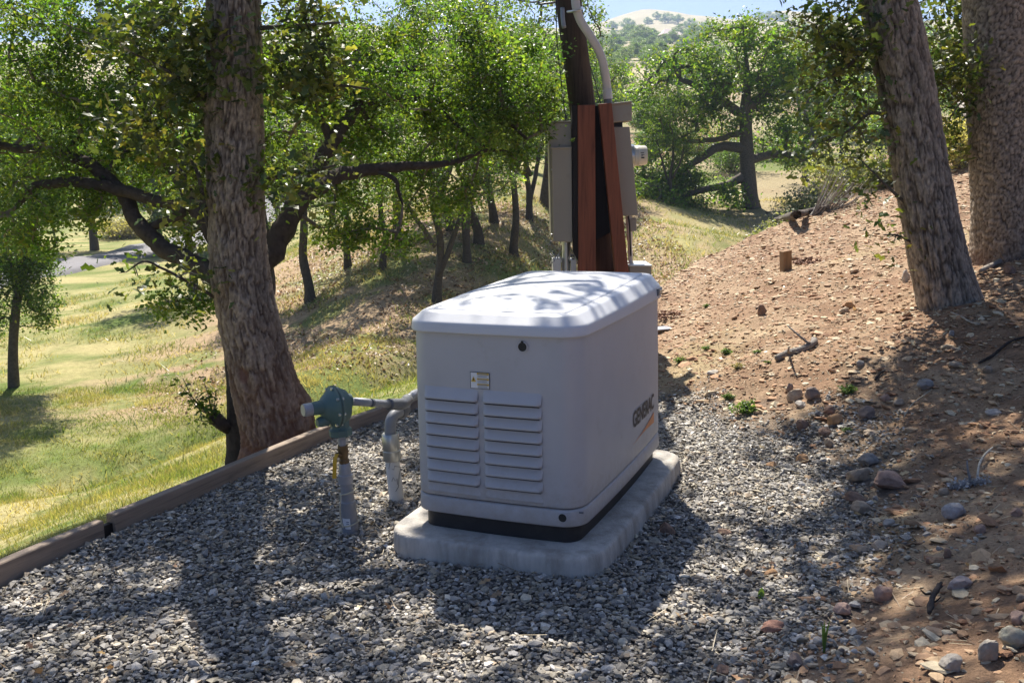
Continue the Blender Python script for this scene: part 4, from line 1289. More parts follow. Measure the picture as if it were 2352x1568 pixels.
def bark_trunk(stations, seed, plate=(0.028, 0.075), depth=0.010, flare=None, red=0.0, knots=(), hi=1.0, mixv=0.22):
    """close-up oak trunk: plated bark in real relief. stations: (point, radius), returns a builder"""
    def make(root):
        rg = np.random.default_rng(seed)
        pts = smooth_path([p for p, r in stations], 60)
        L_ = np.concatenate([[0], np.cumsum(np.linalg.norm(np.diff(pts, axis=0), axis=1))])
        H = L_[-1]
        rr0 = np.interp(np.linspace(0, 1, 60), np.linspace(0, 1, len(stations)), [r for p, r in stations])
        vis = min(H, 2.9)
        zz = np.concatenate([np.arange(0, vis, 0.0105), np.arange(vis, H, 0.06)])
        nth = 156
        th = np.linspace(0, 2 * np.pi, nth, endpoint=False)
        pc = np.stack([np.interp(zz, L_, pts[:, k]) for k in range(3)], 1)
        tgv = np.gradient(pc, axis=0); tgv /= np.linalg.norm(tgv, axis=1)[:, None]
        r0 = np.interp(zz, L_, rr0)
        TH, ZZ = np.meshgrid(th, zz)
        Rm = r0.mean()
        nc = max(8, int(round(2 * np.pi * Rm / plate[0])))
        uu = TH / (2 * np.pi) * nc + 1.0 * (fbm(ZZ * 9, np.cos(TH) * 3 + 5, np.sin(TH) * 3, seed=seed) - .5) * 2.0
        vv_ = ZZ / plate[1] + 1.0 * (fbm(ZZ * 6, np.cos(TH) * 5 + 15, np.sin(TH) * 5, seed=seed + 9) - .5) * 2
        iu, iv = np.floor(uu), np.floor(vv_)
        f1 = np.full(uu.shape, 9.0); f2 = np.full(uu.shape, 9.0); cid = np.zeros(uu.shape)
        for a in (-1, 0, 1):
            for b_ in (-1, 0, 1):
                cu, cv = iu + a, iv + b_
                hx = _h(np.mod(cu, nc), cv, cv * 0, seed + 1); hy = _h(np.mod(cu, nc), cv, cv * 0, seed + 2)
                dd = np.hypot(cu + 0.15 + 0.7 * hx - uu, (cv + 0.1 + 0.8 * hy - vv_) * 0.9)
                m_ = dd < f1
                f2 = np.where(m_, f1, np.minimum(f2, dd))
                cid = np.where(m_, _h(np.mod(cu, nc), cv, cv * 0, seed + 3), cid)
                f1 = np.where(m_, dd, f1)
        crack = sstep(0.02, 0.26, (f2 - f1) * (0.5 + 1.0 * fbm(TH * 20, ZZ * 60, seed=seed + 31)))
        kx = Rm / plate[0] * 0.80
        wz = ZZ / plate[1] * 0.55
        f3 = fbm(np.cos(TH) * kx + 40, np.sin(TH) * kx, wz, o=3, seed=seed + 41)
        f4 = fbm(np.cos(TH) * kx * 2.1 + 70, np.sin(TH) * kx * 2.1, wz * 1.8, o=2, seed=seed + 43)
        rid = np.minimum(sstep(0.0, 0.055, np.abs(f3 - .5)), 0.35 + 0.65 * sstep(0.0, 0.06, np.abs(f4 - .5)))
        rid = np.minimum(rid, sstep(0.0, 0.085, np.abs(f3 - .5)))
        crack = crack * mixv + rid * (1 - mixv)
        fine = fbm(np.cos(TH) * kx * 6 + 20, np.sin(TH) * kx * 6, ZZ * 45, o=3, seed=seed + 5) - .5
        lump = fbm(np.cos(TH) * 1.6 + 3, np.sin(TH) * 1.6, ZZ * 2.2, o=3, seed=seed + 6) - .5
        rad = r0[:, None] * (1 + 0.16 * lump) + depth * (crack - 0.6) + 0.009 * fine * hi + 0.002 * (cid - .5)
        if flare:
            zf, amp, nf, ph = flare
            rad += amp * np.exp(-ZZ / zf) * (1 + 0.5 * np.cos(nf * TH + ph) + 0.3 * np.cos((nf + 2) * TH + 2 * ph))
        kc = np.zeros(TH.shape)
        for (tk, zk, wk, hk, amp) in knots:
            dt_ = np.angle(np.exp(1j * (TH - tk))) * r0[:, None]
            g = np.exp(-((dt_ / wk) ** 2 + ((ZZ - zk) / hk) ** 2))
            rad += amp * g
            if amp < 0:
                kc = np.maximum(kc, sstep(0.35, 0.7, g))
        V = np.empty(TH.shape + (3,))
        x = np.array([1.0, 0, 0])
        for k in range(len(zz)):
            t = tgv[k]
            xx = x - t * (x @ t); xx /= np.linalg.norm(xx)
            yy = np.cross(t, xx)
            V[k] = pc[k] + rad[k][:, None] * (np.cos(th)[:, None] * xx + np.sin(th)[:, None] * yy)
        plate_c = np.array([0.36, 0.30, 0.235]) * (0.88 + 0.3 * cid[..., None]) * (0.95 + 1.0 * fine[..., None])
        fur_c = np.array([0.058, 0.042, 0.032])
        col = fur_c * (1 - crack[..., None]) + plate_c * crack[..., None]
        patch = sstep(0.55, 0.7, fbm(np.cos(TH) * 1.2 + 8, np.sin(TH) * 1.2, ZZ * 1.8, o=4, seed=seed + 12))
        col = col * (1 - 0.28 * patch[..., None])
        if red:
            t = (np.exp(-ZZ / red) * (0.55 + 0.9 * fbm(np.cos(TH) * 2, np.sin(TH) * 2, ZZ * 6, seed=seed + 8)))[..., None].clip(0, 0.9)
            col = col * (1 - t) + t * np.array([0.24, 0.105, 0.06])
        col = col * (1 - kc[..., None]) + kc[..., None] * np.array([0.20, 0.11, 0.08])
        mb = MB()
        i, j = np.meshgrid(np.arange(len(zz) - 1), np.arange(nth), indexing='ij')
        a = i * nth + j; b2 = i * nth + (j + 1) % nth
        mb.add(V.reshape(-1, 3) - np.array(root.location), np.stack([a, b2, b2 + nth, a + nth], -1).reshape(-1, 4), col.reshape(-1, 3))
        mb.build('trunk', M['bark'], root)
    return make

def W_(px, Y):
    return px / 2 / FD * Y

# --- the oak in front on the left
Y1 = 5.30
tb = G(640, 1040); Y1 = 5.32
st1 = [(P(644, 1085, Y1), W_(165, Y1)), (P(640, 1000, Y1), W_(158, Y1)), (P(612, 900, Y1), W_(148, Y1)), (P(586, 800, Y1), W_(138, Y1)), (P(562, 690, Y1), W_(130, Y1)), (P(548, 580, Y1), W_(127, Y1)), (P(543, 460, Y1), W_(125, Y1)), (P(540, 300, Y1), W_(120, Y1)),
       (P(540, 150, Y1), W_(115, Y1)), (P(536, 0, Y1), W_(113, Y1)), (P(528, -300, Y1 + .1), W_(105, Y1)), (P(560, -700, Y1 + .35), W_(85, Y1)), (P(600, -1000, Y1 + .7), W_(60, Y1))]
def LP(lst, Y, k=1.0):
    return [(P(u, v, Y if not isinstance(Y, (list, tuple)) else Y[i_]), W_(w_, 6) * k) for i_, (u, v, w_) in enumerate(lst)]
limbs1 = [LP([(600, 196, 9), (680, 200, 8), (760, 195, 7), (850, 205, 3)], [5.3, 5.2, 5.15, 5.1]),
          LP([(602, 412, 9), (670, 400, 8), (720, 392, 6), (770, 380, 4)], [5.3, 5.2, 5.15, 5.1]),
          LP([(602, 432, 8), (690, 433, 7), (760, 432, 4)], [5.3, 5.2, 5.15]),
          LP([(600, 65, 10), (680, 60, 8), (780, 52, 4)], [5.3, 5.2, 5.1]),
          LP([(490, 230, 26), (455, 215, 18), (430, 190, 9), (380, 160, 6), (300, 120, 4)], [5.3, 5.25, 5.2, 5.1, 5.0]),
          LP([(485, 560, 8), (460, 420, 9), (452, 395, 7), (440, 370, 4)], [5.3, 5.2, 5.2, 5.2]),
          LP([(500, 690, 6), (470, 668, 7), (420, 640, 6), (370, 615, 5), (330, 600, 4), (290, 625, 2)], [5.3, 5.2, 5.15, 5.1, 5.05, 5.0])]
big = [LP([(540, -260, 60), (700, -420, 40), (900, -560, 28), (1150, -660, 16)], [5.4, 5.7, 6.0, 6.3]), LP([(530, -330, 60), (380, -560, 40), (200, -700, 26), (0, -760, 12)], [5.4, 5.6, 5.9, 6.0]),
       LP([(560, -600, 50), (760, -800, 34), (1000, -900, 18)], [5.6, 6.4, 7.2])]
env1 = [((-1.6, 6.2, 5.1), (1.2, 1.0, 0.7), 60), ((-0.4, 6.7, 5.0), (1.1, 1.0, 0.7), 54), ((0.5, 6.4, 5.3), (1.0, 0.9, 0.7), 46), ((-1.0, 7.9, 5.4), (1.2, 0.9, 0.7), 44), ((-2.8, 5.8, 5.0), (1.2, 1.1, 0.8), 50), ((0.1, 7.9, 5.2), (1.1, 0.8, 0.6), 40), ((-1.4, 5.0, 5.6), (1.3, 0.8, 0.7), 36),  # unseen overhead clumps, laid out to throw shade over the gravel
        (P(390, 120, 5.15), (0.28, 0.25, 0.30), 20), (P(330, 290, 5.2), (0.18, 0.2, 0.16), 5), (P(690, 80, 5.2), (0.20, 0.2, 0.18), 8), (P(730, 205, 5.15), (0.22, 0.12, 0.07), 6), (P(680, 405, 5.2), (0.16, 0.12, 0.06), 5), (P(440, 385, 5.2), (0.05, 0.1, 0.2), 5),
        (P(295, 630, 5.05), (0.07, 0.08, 0.03), 3, 16), (P(440, 640, 5.15), (0.11, 0.1, 0.06), 5, 20)]
PAL_N = 1.08 * np.array([(0.085, 0.120, 0.026), (0.12, 0.145, 0.035), (0.060, 0.090, 0.026), (0.15, 0.155, 0.045), (0.05, 0.075, 0.025)])
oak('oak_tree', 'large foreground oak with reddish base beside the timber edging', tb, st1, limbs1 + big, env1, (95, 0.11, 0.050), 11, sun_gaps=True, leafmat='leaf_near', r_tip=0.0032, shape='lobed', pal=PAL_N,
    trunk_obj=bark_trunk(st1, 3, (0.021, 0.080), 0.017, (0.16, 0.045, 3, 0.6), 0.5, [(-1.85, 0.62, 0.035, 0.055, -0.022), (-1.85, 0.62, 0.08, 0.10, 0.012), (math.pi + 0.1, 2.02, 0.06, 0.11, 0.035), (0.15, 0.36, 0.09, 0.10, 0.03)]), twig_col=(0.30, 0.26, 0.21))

# --- the dark spreading oak just behind it
Y2 = 5.85
ob = G(545, 1046)
tr2 = [(P(550, 1085, Y2), W_(72, Y2)), (P(551, 1000, Y2), W_(64, Y2)), (P(552, 900, Y2), W_(66, Y2)), (P(548, 800, Y2), W_(64, Y2)), (P(556, 700, Y2), W_(62, Y2))]
limbs2 = [LP([(556, 710, 60), (585, 650, 56), (625, 580, 50), (660, 500, 46), (710, 440, 42), (775, 405, 36), (850, 388, 30), (945, 382, 22), (1045, 372, 14), (1120, 345, 8), (1180, 350, 3)], [5.85, 5.9, 6.0, 6.1, 6.2, 6.35, 6.5, 6.6, 6.7, 6.8, 6.9]),
          LP([(556, 720, 50), (500, 640, 50), (440, 600, 46), (375, 570, 42), (322, 520, 40), (285, 455, 36), (215, 382, 32), (110, 348, 26), (0, 335, 20), (-120, 300, 10)], [5.85, 5.95, 6.1, 6.2, 6.3, 6.4, 6.5, 6.6, 6.7, 6.8]),
          LP([(330, 530, 20), (420, 486, 26), (330, 452, 30), (230, 425, 28), (130, 420, 26), (75, 432, 20), (40, 475, 12)], [6.3, 6.25, 6.3, 6.35, 6.4, 6.4, 6.4]),
          LP([(556, 700, 40), (500, 560, 40), (450, 480, 40), (410, 400, 36), (370, 345, 32), (345, 270, 24), (330, 180, 14), (300, 60, 8)], [5.9, 6.2, 6.3, 6.4, 6.5, 6.6, 6.7, 6.8]),
          LP([(600, 620, 44), (660, 520, 44), (720, 400, 42), (760, 330, 38), (800, 275, 32), (840, 235, 26), (930, 225, 20), (1050, 240, 16), (1140, 260, 12), (1210, 320, 8)], [6.0, 6.4, 6.7, 6.8, 6.9, 7.0, 7.1, 7.1, 7.1, 7.0]),
          LP([(760, 330, 22), (700, 180, 22), (640, 140, 20), (560, 120, 14)], [6.8, 6.9, 7.0, 7.0]),
          LP([(840, 235, 22), (760, 160, 20), (900, 160, 18), (1000, 155, 14), (1120, 150, 8)], [7.0, 7.1, 7.2, 7.3, 7.3]),
          LP([(850, 388, 12), (905, 410, 12), (915, 440, 9), (925, 470, 5)], [6.5, 6.5, 6.5, 6.5]),
          LP([(1000, 240, 10), (1100, 330, 9), (1180, 360, 6)], [7.1, 7.0, 6.9])]
env2 = [(P(160, 110, 6.9), (1.25, 0.8, 0.50), 170), (P(120, 300, 6.7), (0.85, 0.7, 0.40), 70), (P(400, 200, 6.8), (0.75, 0.7, 0.6), 90), (P(90, 480, 6.4), (0.45, 0.4, 0.30), 34), (P(330, 380, 7.0), (0.5, 0.4, 0.25), 30),
        (P(730, 150, 7.0), (0.62, 0.8, 0.36), 64), (P(990, 150, 7.2), (0.66, 0.7, 0.40), 74), (P(1160, 190, 7.2), (0.42, 0.6, 0.40), 54), (P(690, 290, 7.4), (0.45, 0.4, 0.4), 34), (P(930, 310, 7.5), (0.75, 0.4, 0.26), 60),
        (P(900, 430, 7.2), (0.66, 0.4, 0.22), 36), (P(1130, 300, 7.0), (0.42, 0.5, 0.25), 30), (P(790, 540, 6.5), (0.25, 0.25, 0.09), 12), (P(900, 560, 6.6), (0.16, 0.2, 0.05), 6), (P(450, 540, 6.6), (0.25, 0.2, 0.15), 8), (P(420, 690, 6.2), (0.28, 0.2, 0.08), 8),
        (P(160, -120, 7.2), (1.4, 1.0, 0.5), 50)]
oak('oak_tree', 'dark spreading oak with crooked mossy limbs behind the foreground trunk', ob, tr2, limbs2, env2, (135, 0.075, 0.029), 23, r_tip=0.0036, twig_col=(0.25, 0.20, 0.155), bark_col=(0.075, 0.060, 0.050))

# the burl and leafy sprout on its lower stem
sp = empty('oak_sprout', P(500, 965, Y2 - .1), 0, 'small leafy sprout with burl low on the dark stem', 'sprout')
mb = MB()
s0 = np.array(sp.location)
tube(mb, np.array([tuple(P(535, 985, Y2)), tuple(P(512, 975, Y2 - .08)), tuple(P(492, 958, Y2 - .12)), tuple(P(484, 952, Y2 - .12))]) - s0, [0.05, 0.04, 0.045, 0.02], 10, np.array((0.085, 0.065, 0.055)))
rg = np.random.default_rng(3)
lp = []
for (u, v) in [(420, 868), (430, 900), (470, 880), (495, 900), (450, 925), (445, 960), (490, 930), (478, 905), (415, 885), (462, 950)]:
    q = smooth_path([P(490, 955, Y2 - .12), P((490 + u) / 2 + rg.uniform(-8, 8), (955 + v) / 2 + 10, Y2 - .15), P(u, v, Y2 - .15 + rg.uniform(-.1, .1))], 8) - s0
    tube(mb, q, np.linspace(0.005, 0.002, 8), 5, np.array((0.15, 0.12, 0.09)))
    lp.append(q[3:][rg.integers(0, 5, 16)] + rg.normal(0, 0.028, (16, 3)))
mb.build('stem', M['branch'], sp)
mb = MB(); leaf_mesh(mb, np.concatenate(lp), 0.034, rg, 'lobed', 0.8); mb.build('leaves', M['leaf'], sp, False)

# --- the two oaks on the bank to the right
tb3 = G(2178, 694); Y3 = tb3.y
st3 = [(P(2192, 745, Y3), W_(150, Y3)), (P(2178, 690, Y3), W_(134, Y3)), (P(2158, 600, Y3), W_(124, Y3)), (P(2132, 480, Y3), W_(119, Y3)), (P(2104, 330, Y3), W_(117, Y3)), (P(2078, 180, Y3), W_(117, Y3)), (P(2045, 30, Y3), W_(116, Y3)), (P(1990, -200, Y3), W_(108, Y3)), (P(1900, -480, Y3 + .2), W_(90, Y3)), (P(1820, -760, Y3 + .6), W_(55, Y3))]
limbs3 = [LP([(2040, 80, 12), (2000, 100, 10), (1950, 150, 7), (1900, 180, 4)], [Y3, Y3 - .1, Y3 - .15, Y3 - .2]), LP([(2050, 270, 9), (2000, 260, 8), (1950, 300, 6), (1880, 330, 3)], [Y3, Y3 - .1, Y3 - .1, Y3 - .1]),
          LP([(2085, 470, 8), (2050, 440, 7), (2010, 400, 5), (1980, 370, 3)], [Y3, Y3 - .1, Y3 - .1, Y3 - .1]), LP([(2100, 560, 6), (2060, 540, 5), (2030, 540, 3)], [Y3, Y3 - .1, Y3 - .1]),
          LP([(1960, -260, 60), (2150, -480, 40), (2400, -600, 20)], [Y3, Y3 - .2, Y3 - .5]), LP([(1930, -400, 55), (1700, -520, 36), (1450, -600, 18)], [Y3, Y3 - .1, Y3]), LP([(1900, -500, 50), (1950, -800, 30), (2000, -1000, 16)], [Y3, Y3 - .6, Y3 - 1.2])]
env3 = [((2.0, 7.8, 4.7), (1.2, 1.0, 0.7), 52), ((1.1, 7.6, 5.0), (1.2, 1.0, 0.7), 48), ((3.2, 7.2, 4.7), (1.2, 1.2, 0.7), 52), ((1.6, 6.4, 5.0), (1.2, 1.0, 0.7), 50), ((2.7, 6.1, 5.0), (1.2, 1.0, 0.7), 46), ((1.4, 6.0, 4.9), (1.0, 0.8, 0.6), 54), ((2.3, 5.5, 4.9), (1.1, 0.9, 0.6), 54), ((1.0, 6.9, 4.9), (0.9, 0.7, 0.5), 36),  # unseen overhead clumps, added to shade the lower dirt and gravel
        (P(1945, 70, Y3 - .05), (0.22, 0.25, 0.24), 18, 58), (P(1925, 220, Y3 - .05), (0.22, 0.2, 0.14), 9, 46), (P(1975, 340, Y3 - .05), (0.12, 0.2, 0.16), 8, 26), (P(2000, 430, Y3 - .05), (0.07, 0.15, 0.08), 4, 22), (P(1870, 330, Y3 - .1), (0.12, 0.15, 0.06), 4, 24), (P(2035, 545, Y3 - .1), (0.07, 0.1, 0.04), 4, 14), (P(1900, 60, Y3 - .2), (0.2, 0.2, 0.12), 7, 50)]
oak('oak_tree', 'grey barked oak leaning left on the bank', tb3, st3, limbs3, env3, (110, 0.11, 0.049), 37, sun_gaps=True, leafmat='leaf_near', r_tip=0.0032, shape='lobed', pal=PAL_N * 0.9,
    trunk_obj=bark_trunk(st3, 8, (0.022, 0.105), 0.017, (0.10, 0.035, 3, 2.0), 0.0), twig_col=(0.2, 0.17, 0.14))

tb4 = G(2300, 592); Y4 = tb4.y
st4 = [(P(2318, 640, Y4), W_(172, Y4)), (P(2312, 590, Y4), W_(150, Y4)), (P(2306, 450, Y4), W_(136, Y4)), (P(2302, 300, Y4), W_(138, Y4)), (P(2300, 150, Y4), W_(150, Y4)), (P(2296, 0, Y4), W_(152, Y4)), (P(2300, -300, Y4), W_(130, Y4)), (P(2330, -650, Y4 + .3), W_(80, Y4))]
limbs4 = [LP([(2240, 230, 8), (2200, 225, 6), (2160, 190, 4)], [Y4, Y4 - .1, Y4 - .2]), LP([(2250, 80, 9), (2190, 100, 6), (2150, 90, 4)], [Y4, Y4 + .3, Y4 + .6]),
          LP([(2300, -260, 70), (2600, -520, 40), (2900, -600, 20)], [Y4, Y4 - .3, Y4 - .6]), LP([(2310, -380, 70), (2350, -800, 40), (2250, -1000, 20)], [Y4, Y4 - .8, Y4 - 1.4])]
env4 = [((4.4, 6.6, 5.0), (1.5, 1.2, 1.0), 34), ((4.0, 5.6, 5.2), (1.5, 1.2, 0.9), 30), (P(2175, 190, Y4 - .1), (0.14, 0.15, 0.16), 10), (P(2185, 60, Y4 + .4), (0.2, 0.2, 0.3), 16), (P(2170, 310, Y4), (0.1, 0.1, 0.1), 4)]
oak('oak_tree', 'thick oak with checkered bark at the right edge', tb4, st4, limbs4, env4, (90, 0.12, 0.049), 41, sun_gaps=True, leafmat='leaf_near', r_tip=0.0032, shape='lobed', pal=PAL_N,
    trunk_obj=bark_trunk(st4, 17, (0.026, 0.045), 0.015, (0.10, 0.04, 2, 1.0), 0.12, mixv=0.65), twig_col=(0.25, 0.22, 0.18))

# --- the drooping oak at the left edge
b5 = G(32, 888); Y5 = b5.y
def LPd(lst, Y, k=1.0):
    return [(P(u, v, Y), W_(w_, Y) * k) for (u, v, w_) in lst]
oak('oak_tree', 'drooping young oak standing on the lawn at the left edge', b5, LPd([(32, 900, 26), (30, 800, 22), (38, 700, 20), (60, 560, 18), (80, 440, 14), (90, 330, 8)], Y5),
    [LPd([(40, 680, 12), (10, 560, 10), (-60, 480, 6)], Y5), LPd([(60, 560, 10), (110, 500, 7), (130, 560, 4)], Y5), LPd([(75, 470, 10), (20, 380, 8), (-80, 340, 5)], Y5)],
    [(P(60, 430, Y5), (0.75, 0.8, 0.6), 60), (P(-30, 560, Y5), (0.7, 0.7, 0.8), 50), (P(95, 660, Y5), (0.26, 0.4, 0.75), 44), (P(25, 640, Y5), (0.4, 0.5, 0.8), 40), (P(-60, 720, Y5), (0.5, 0.6, 0.6), 30), (P(40, 220, Y5), (1.3, 1.2, 0.9), 60), (P(-40, 60, Y5), (1.4, 1.2, 0.9), 50), (P(90, 330, Y5), (0.9, 0.9, 0.5), 30)], (130, 0.12, 0.045), 51, r_tip=0.005, sag=0.0)

# --- slender oaks on the far bank of the gully
def make_bank(seed, fork):
    rg = np.random.default_rng(seed)
    H = 5.6
    z0 = Vector((0, 0, 0))
    lean = rg.uniform(-.25, .25)
    bx_ = rg.uniform(-.16, .16, 3)
    tr = [(Vector((0, 0, -0.15)), 0.14), (Vector((0.02, 0, 0.25)), 0.10), (Vector((lean * .3 + bx_[0], 0.05, 0.8)), 0.085), (Vector((lean * .5 + bx_[1], 0.05, 1.4)), 0.075), (Vector((lean + bx_[2], 0, 2.2)), 0.062), (Vector((lean * 1.4, 0, 3.4)), 0.035)]
    lb = []
    if fork:
        lb.append([(Vector((lean * .3 + bx_[0] * .5, 0, 0.55)), 0.07), (Vector((lean * .3 + .4, 0.1, 1.4)), 0.06), (Vector((lean * .3 + 0.9, 0.2, 2.8)), 0.035)])
        lb.append([(Vector((lean * .4, 0, 1.2)), 0.06), (Vector((lean * .3 - .5, -0.1, 2.0)), 0.05), (Vector((lean * .3 - 0.9, 0.1, 2.7)), 0.035)])
    else:
        lb.append([(Vector((lean * .8, 0, 1.8)), 0.06), (Vector((lean + .6, 0.1, 2.4)), 0.045), (Vector((lean + 1.2, 0.0, 2.9)), 0.03)])
        lb.append([(Vector((lean * .9, 0, 2.0)), 0.05), (Vector((lean - .7, 0.2, 2.6)), 0.04), (Vector((lean - 1.2, 0.2, 2.8)), 0.03)])
    env = [((lean, 0, 3.6), (1.5, 1.3, 1.1), 60), ((lean + 0.9, 0.2, 2.7), (0.9, 0.9, 0.6), 26), ((lean - 0.9, -0.2, 2.7), (0.9, 0.9, 0.6), 26), ((lean, 0, 4.6), (0.9, 0.9, 0.7), 22), ((lean * .5 + rg.uniform(-.5, .5), -.4, 1.9), (0.9, 0.7, 0.35), 12)]
    return oak('oak_tree', 'tmp', z0, tr, lb, env, (62, 0.13, 0.062), seed, r_tip=0.006, leafmat='leaf_far', bark_col=(0.085, 0.072, 0.062))
banks = [make_bank(61, False), make_bank(62, True), make_bank(63, False), make_bank(64, True)]
bank_list = [(625, 702, 0, 0.75, 'thin pale trunked oak just right of the foreground trunk'), (712, 690, 2, 1.15, 'straight dark oak with the thickest trunk beyond the gully'), (800, 614, 0, 0.95, 'oak with short dark trunk under the low bright leaf sprays'), (880, 618, 2, 0.8, 'slim oak on leaf litter left of the forked oak'),
             (1003, 692, 1, 0.95, 'forked oak standing nearest on the gully edge'), (1072, 602, 3, 0.95, 'slanting slender oak between the forked oak and the pole'), (1135, 512, 1, 1.1, 'oak with crooked trunk on bright grass left of the pole'), (1035, 530, 2, 1.1, 'oak trunk half hidden behind the forked oak'),
             (1215, 505, 3, 1.0, 'oak at the gully head beside the beige box'), (915, 545, 1, 1.2, 'distant oak between the slim oak and forked oak'), (765, 505, 3, 1.25, 'distant oak seen under the crooked limb'), (560, 560, 0, 1.1, 'oak beyond the foreground trunk near the lane'), (660, 548, 1, 1.2, 'oak on the far bank under the crooked limb'),
             (445, 668, 2, 1.25, 'oak shading the lawn behind the low leafy branch'), (1100, 560, 2, 1.2, 'upright oak behind the slanting slender oak'),
             (1180, 585, 0, 1.05, 'oak above the creek bed left of the beige box'), (1250, 470, 1, 1.3, 'oak with low crown right behind the beige box'), (1010, 480, 3, 1.3, 'far oak on bright grass above the forked oak'),
             (1545, 470, 1, 0.62, 'small oak on the grass between the meter and the round oak'), (1850, 415, 3, 1.2, 'oak behind the dead brush on the crest')]
used = set()
for k, (u, v, vi, sc, lab) in enumerate(bank_list):
    p = G(u, v)
    o = banks[vi] if vi not in used else copy_tree(banks[vi])
    used.add(vi)
    o.location = p
    o.rotation_euler = (0, 0, [0.2, 2.0, 4.1, 5.3, 0.0, 1.2, 3.0, 2.6, 0.8, 4.6, 3.7, 1.6, 5.9][k % 13] + (k // 13) * 0.9)
    s_ = sc * (p.y / 24) ** 0.25
    o.scale = (s_, s_, s_ * [1, 1.06, .95, 1.1, 1, 1.05, .95, 1.1, 1, 1, 1.05, 1, 1][k % 13])
    tag(o, lab, 'oak tree', 'slender oaks beyond the gully')

# --- the round oak beyond the bank
b6 = G(1724, 478, 15); Y6 = b6.y
oak('oak_tree', 'full round oak with thick trunk beyond the dirt bank', b6, LPd([(1727, 492, 54), (1724, 460, 38), (1718, 400, 34), (1714, 320, 31), (1712, 250, 26), (1716, 190, 18), (1712, 120, 9)], Y6),
    [LPd([(1716, 400, 24), (1670, 425, 18), (1600, 440, 14), (1530, 470, 8)], Y6), LPd([(1714, 340, 26), (1650, 340, 20), (1570, 390, 14), (1500, 440, 8)], Y6), LPd([(1715, 370, 22), (1770, 355, 18), (1830, 360, 13), (1870, 395, 7)], Y6), LPd([(1714, 270, 24), (1640, 220, 18), (1560, 180, 10)], Y6), LPd([(1714, 250, 24), (1790, 190, 16), (1850, 150, 9)], Y6),
     LPd([(1714, 300, 16), (1650, 320, 12), (1580, 325, 9), (1510, 320, 5)], Y6)],
    [(P(1700, 130, Y6), (130 / FD * Y6, 1.8, 80 / FD * Y6), 120), (P(1560, 200, Y6), (120 / FD * Y6, 1.8, 90 / FD * Y6), 90), (P(1830, 200, Y6), (110 / FD * Y6, 1.8, 90 / FD * Y6), 80), (P(1610, 290, Y6), (120 / FD * Y6, 1.6, 45 / FD * Y6), 36), (P(1520, 400, Y6), (80 / FD * Y6, 1.5, 95 / FD * Y6), 80),
     (P(1630, 455, Y6), (100 / FD * Y6, 1.4, 38 / FD * Y6), 34), (P(1840, 330, Y6), (90 / FD * Y6, 1.5, 60 / FD * Y6), 50), (P(1500, 480, Y6 - 2), (60 / FD * Y6, 1.2, 50 / FD * Y6), 40)],
    (75, 0.0068 * Y6, 0.0030 * Y6 + 0.01), 71, r_tip=0.0005 * Y6, leafmat='leaf', bright=1.05, bark_col=(0.13, 0.11, 0.095), twig_col=(0.2, 0.17, 0.14))

# --- filler oaks further back and the wooded band
def make_round(seed, H=6.0):
    rg = np.random.default_rng(seed)
    tr = [(Vector((0, 0, -0.3)), 0.24), (Vector((0, 0, 0.8)), 0.18), (Vector((0.1, 0, 2.0)), 0.15), (Vector((0.1, 0.1, 3.4)), 0.09)]
    lb = [[(Vector((0.05, 0, 1.5)), 0.09), (Vector((1.0 * math.cos(a), 1.0 * math.sin(a), 2.3)), 0.06), (Vector((1.9 * math.cos(a), 1.9 * math.sin(a), 2.9)), 0.03)] for a in rg.uniform(0, 6.28, 4)]
    env = [((0, 0, 3.5), (2.1, 2.1, 1.6), 70)] + [((1.5 * math.cos(a), 1.5 * math.sin(a), 2.6 + rg.uniform(-.5, .9)), (1.1, 1.1, 0.8), 16) for a in rg.uniform(0, 6.28, 5)] + [((rg.uniform(-.6, .6), rg.uniform(-.6, .6), 4.8), (1.0, 1.0, 0.8), 18)]
    return oak('oak_tree', 'tmp', (0, 0, 0), tr, lb, env, (75, 0.22, 0.13), seed, r_tip=0.008, leafmat='leaf_far', bark_col=(0.09, 0.075, 0.062))
rounds = [make_round(81), make_round(82), make_round(83)]
far_list = []     # (u, v of crown top, distance, crown width in px, label, group)
gA, gB, gC = 'oaks in the wooded band', 'oaks dotting the far hill', 'oaks filling the valley'
rgf = np.random.default_rng(99)
LB1 = 'green oak in the wooded valley beyond the pole'
for (u, vt, D, wpx) in [(1425, 105, 75, 95), (1500, 215, 60, 120), (1350, 120, 60, 130), (1290, 190, 48, 150), (1235, 250, 42, 140), (1120, 110, 58, 180), (980, 150, 52, 190), (860, 120, 55, 180), (740, 150, 50, 180), (620, 190, 56, 160), (470, 180, 50, 200), (330, 150, 48, 210), (180, 190, 52, 200), (40, 170, 46, 200), (-80, 190, 50, 200), (1560, 130, 110, 110), (1650, 105, 120, 120), (1760, 95, 100, 130), (1880, 70, 70, 170), (1990, 50, 62, 180), (2110, 60, 56, 190), (2200, 80, 66, 170), (2300, 60, 60, 190), (1940, 190, 48, 160), (2060, 210, 42, 160), (2190, 190, 40, 150), (1480, 320, 46, 110), (100, 420, 40, 150), (230, 400, 44, 140), (420, 430, 46, 150), (1180, 380, 40, 120)]:
    far_list.append((u, vt, D, wpx, LB1, gC))
for k in range(16):
    far_list.append((-90 + k * 92 + rgf.uniform(-20, 20), 62 + rgf.uniform(-15, 30), rgf.uniform(75, 120), rgf.uniform(150, 200), LB1, gC))
LB2 = 'dark green oak in the wooded band below the far hill'
for k in range(30):
    u = 1380 + k * 26 + rgf.uniform(-14, 14)
    if 1500 < u < 1590:
        continue
    D = rgf.uniform(250, 420)
    far_list.append((u, 84 + rgf.uniform(-4, 20), D, rgf.uniform(34, 60), LB2, gA))
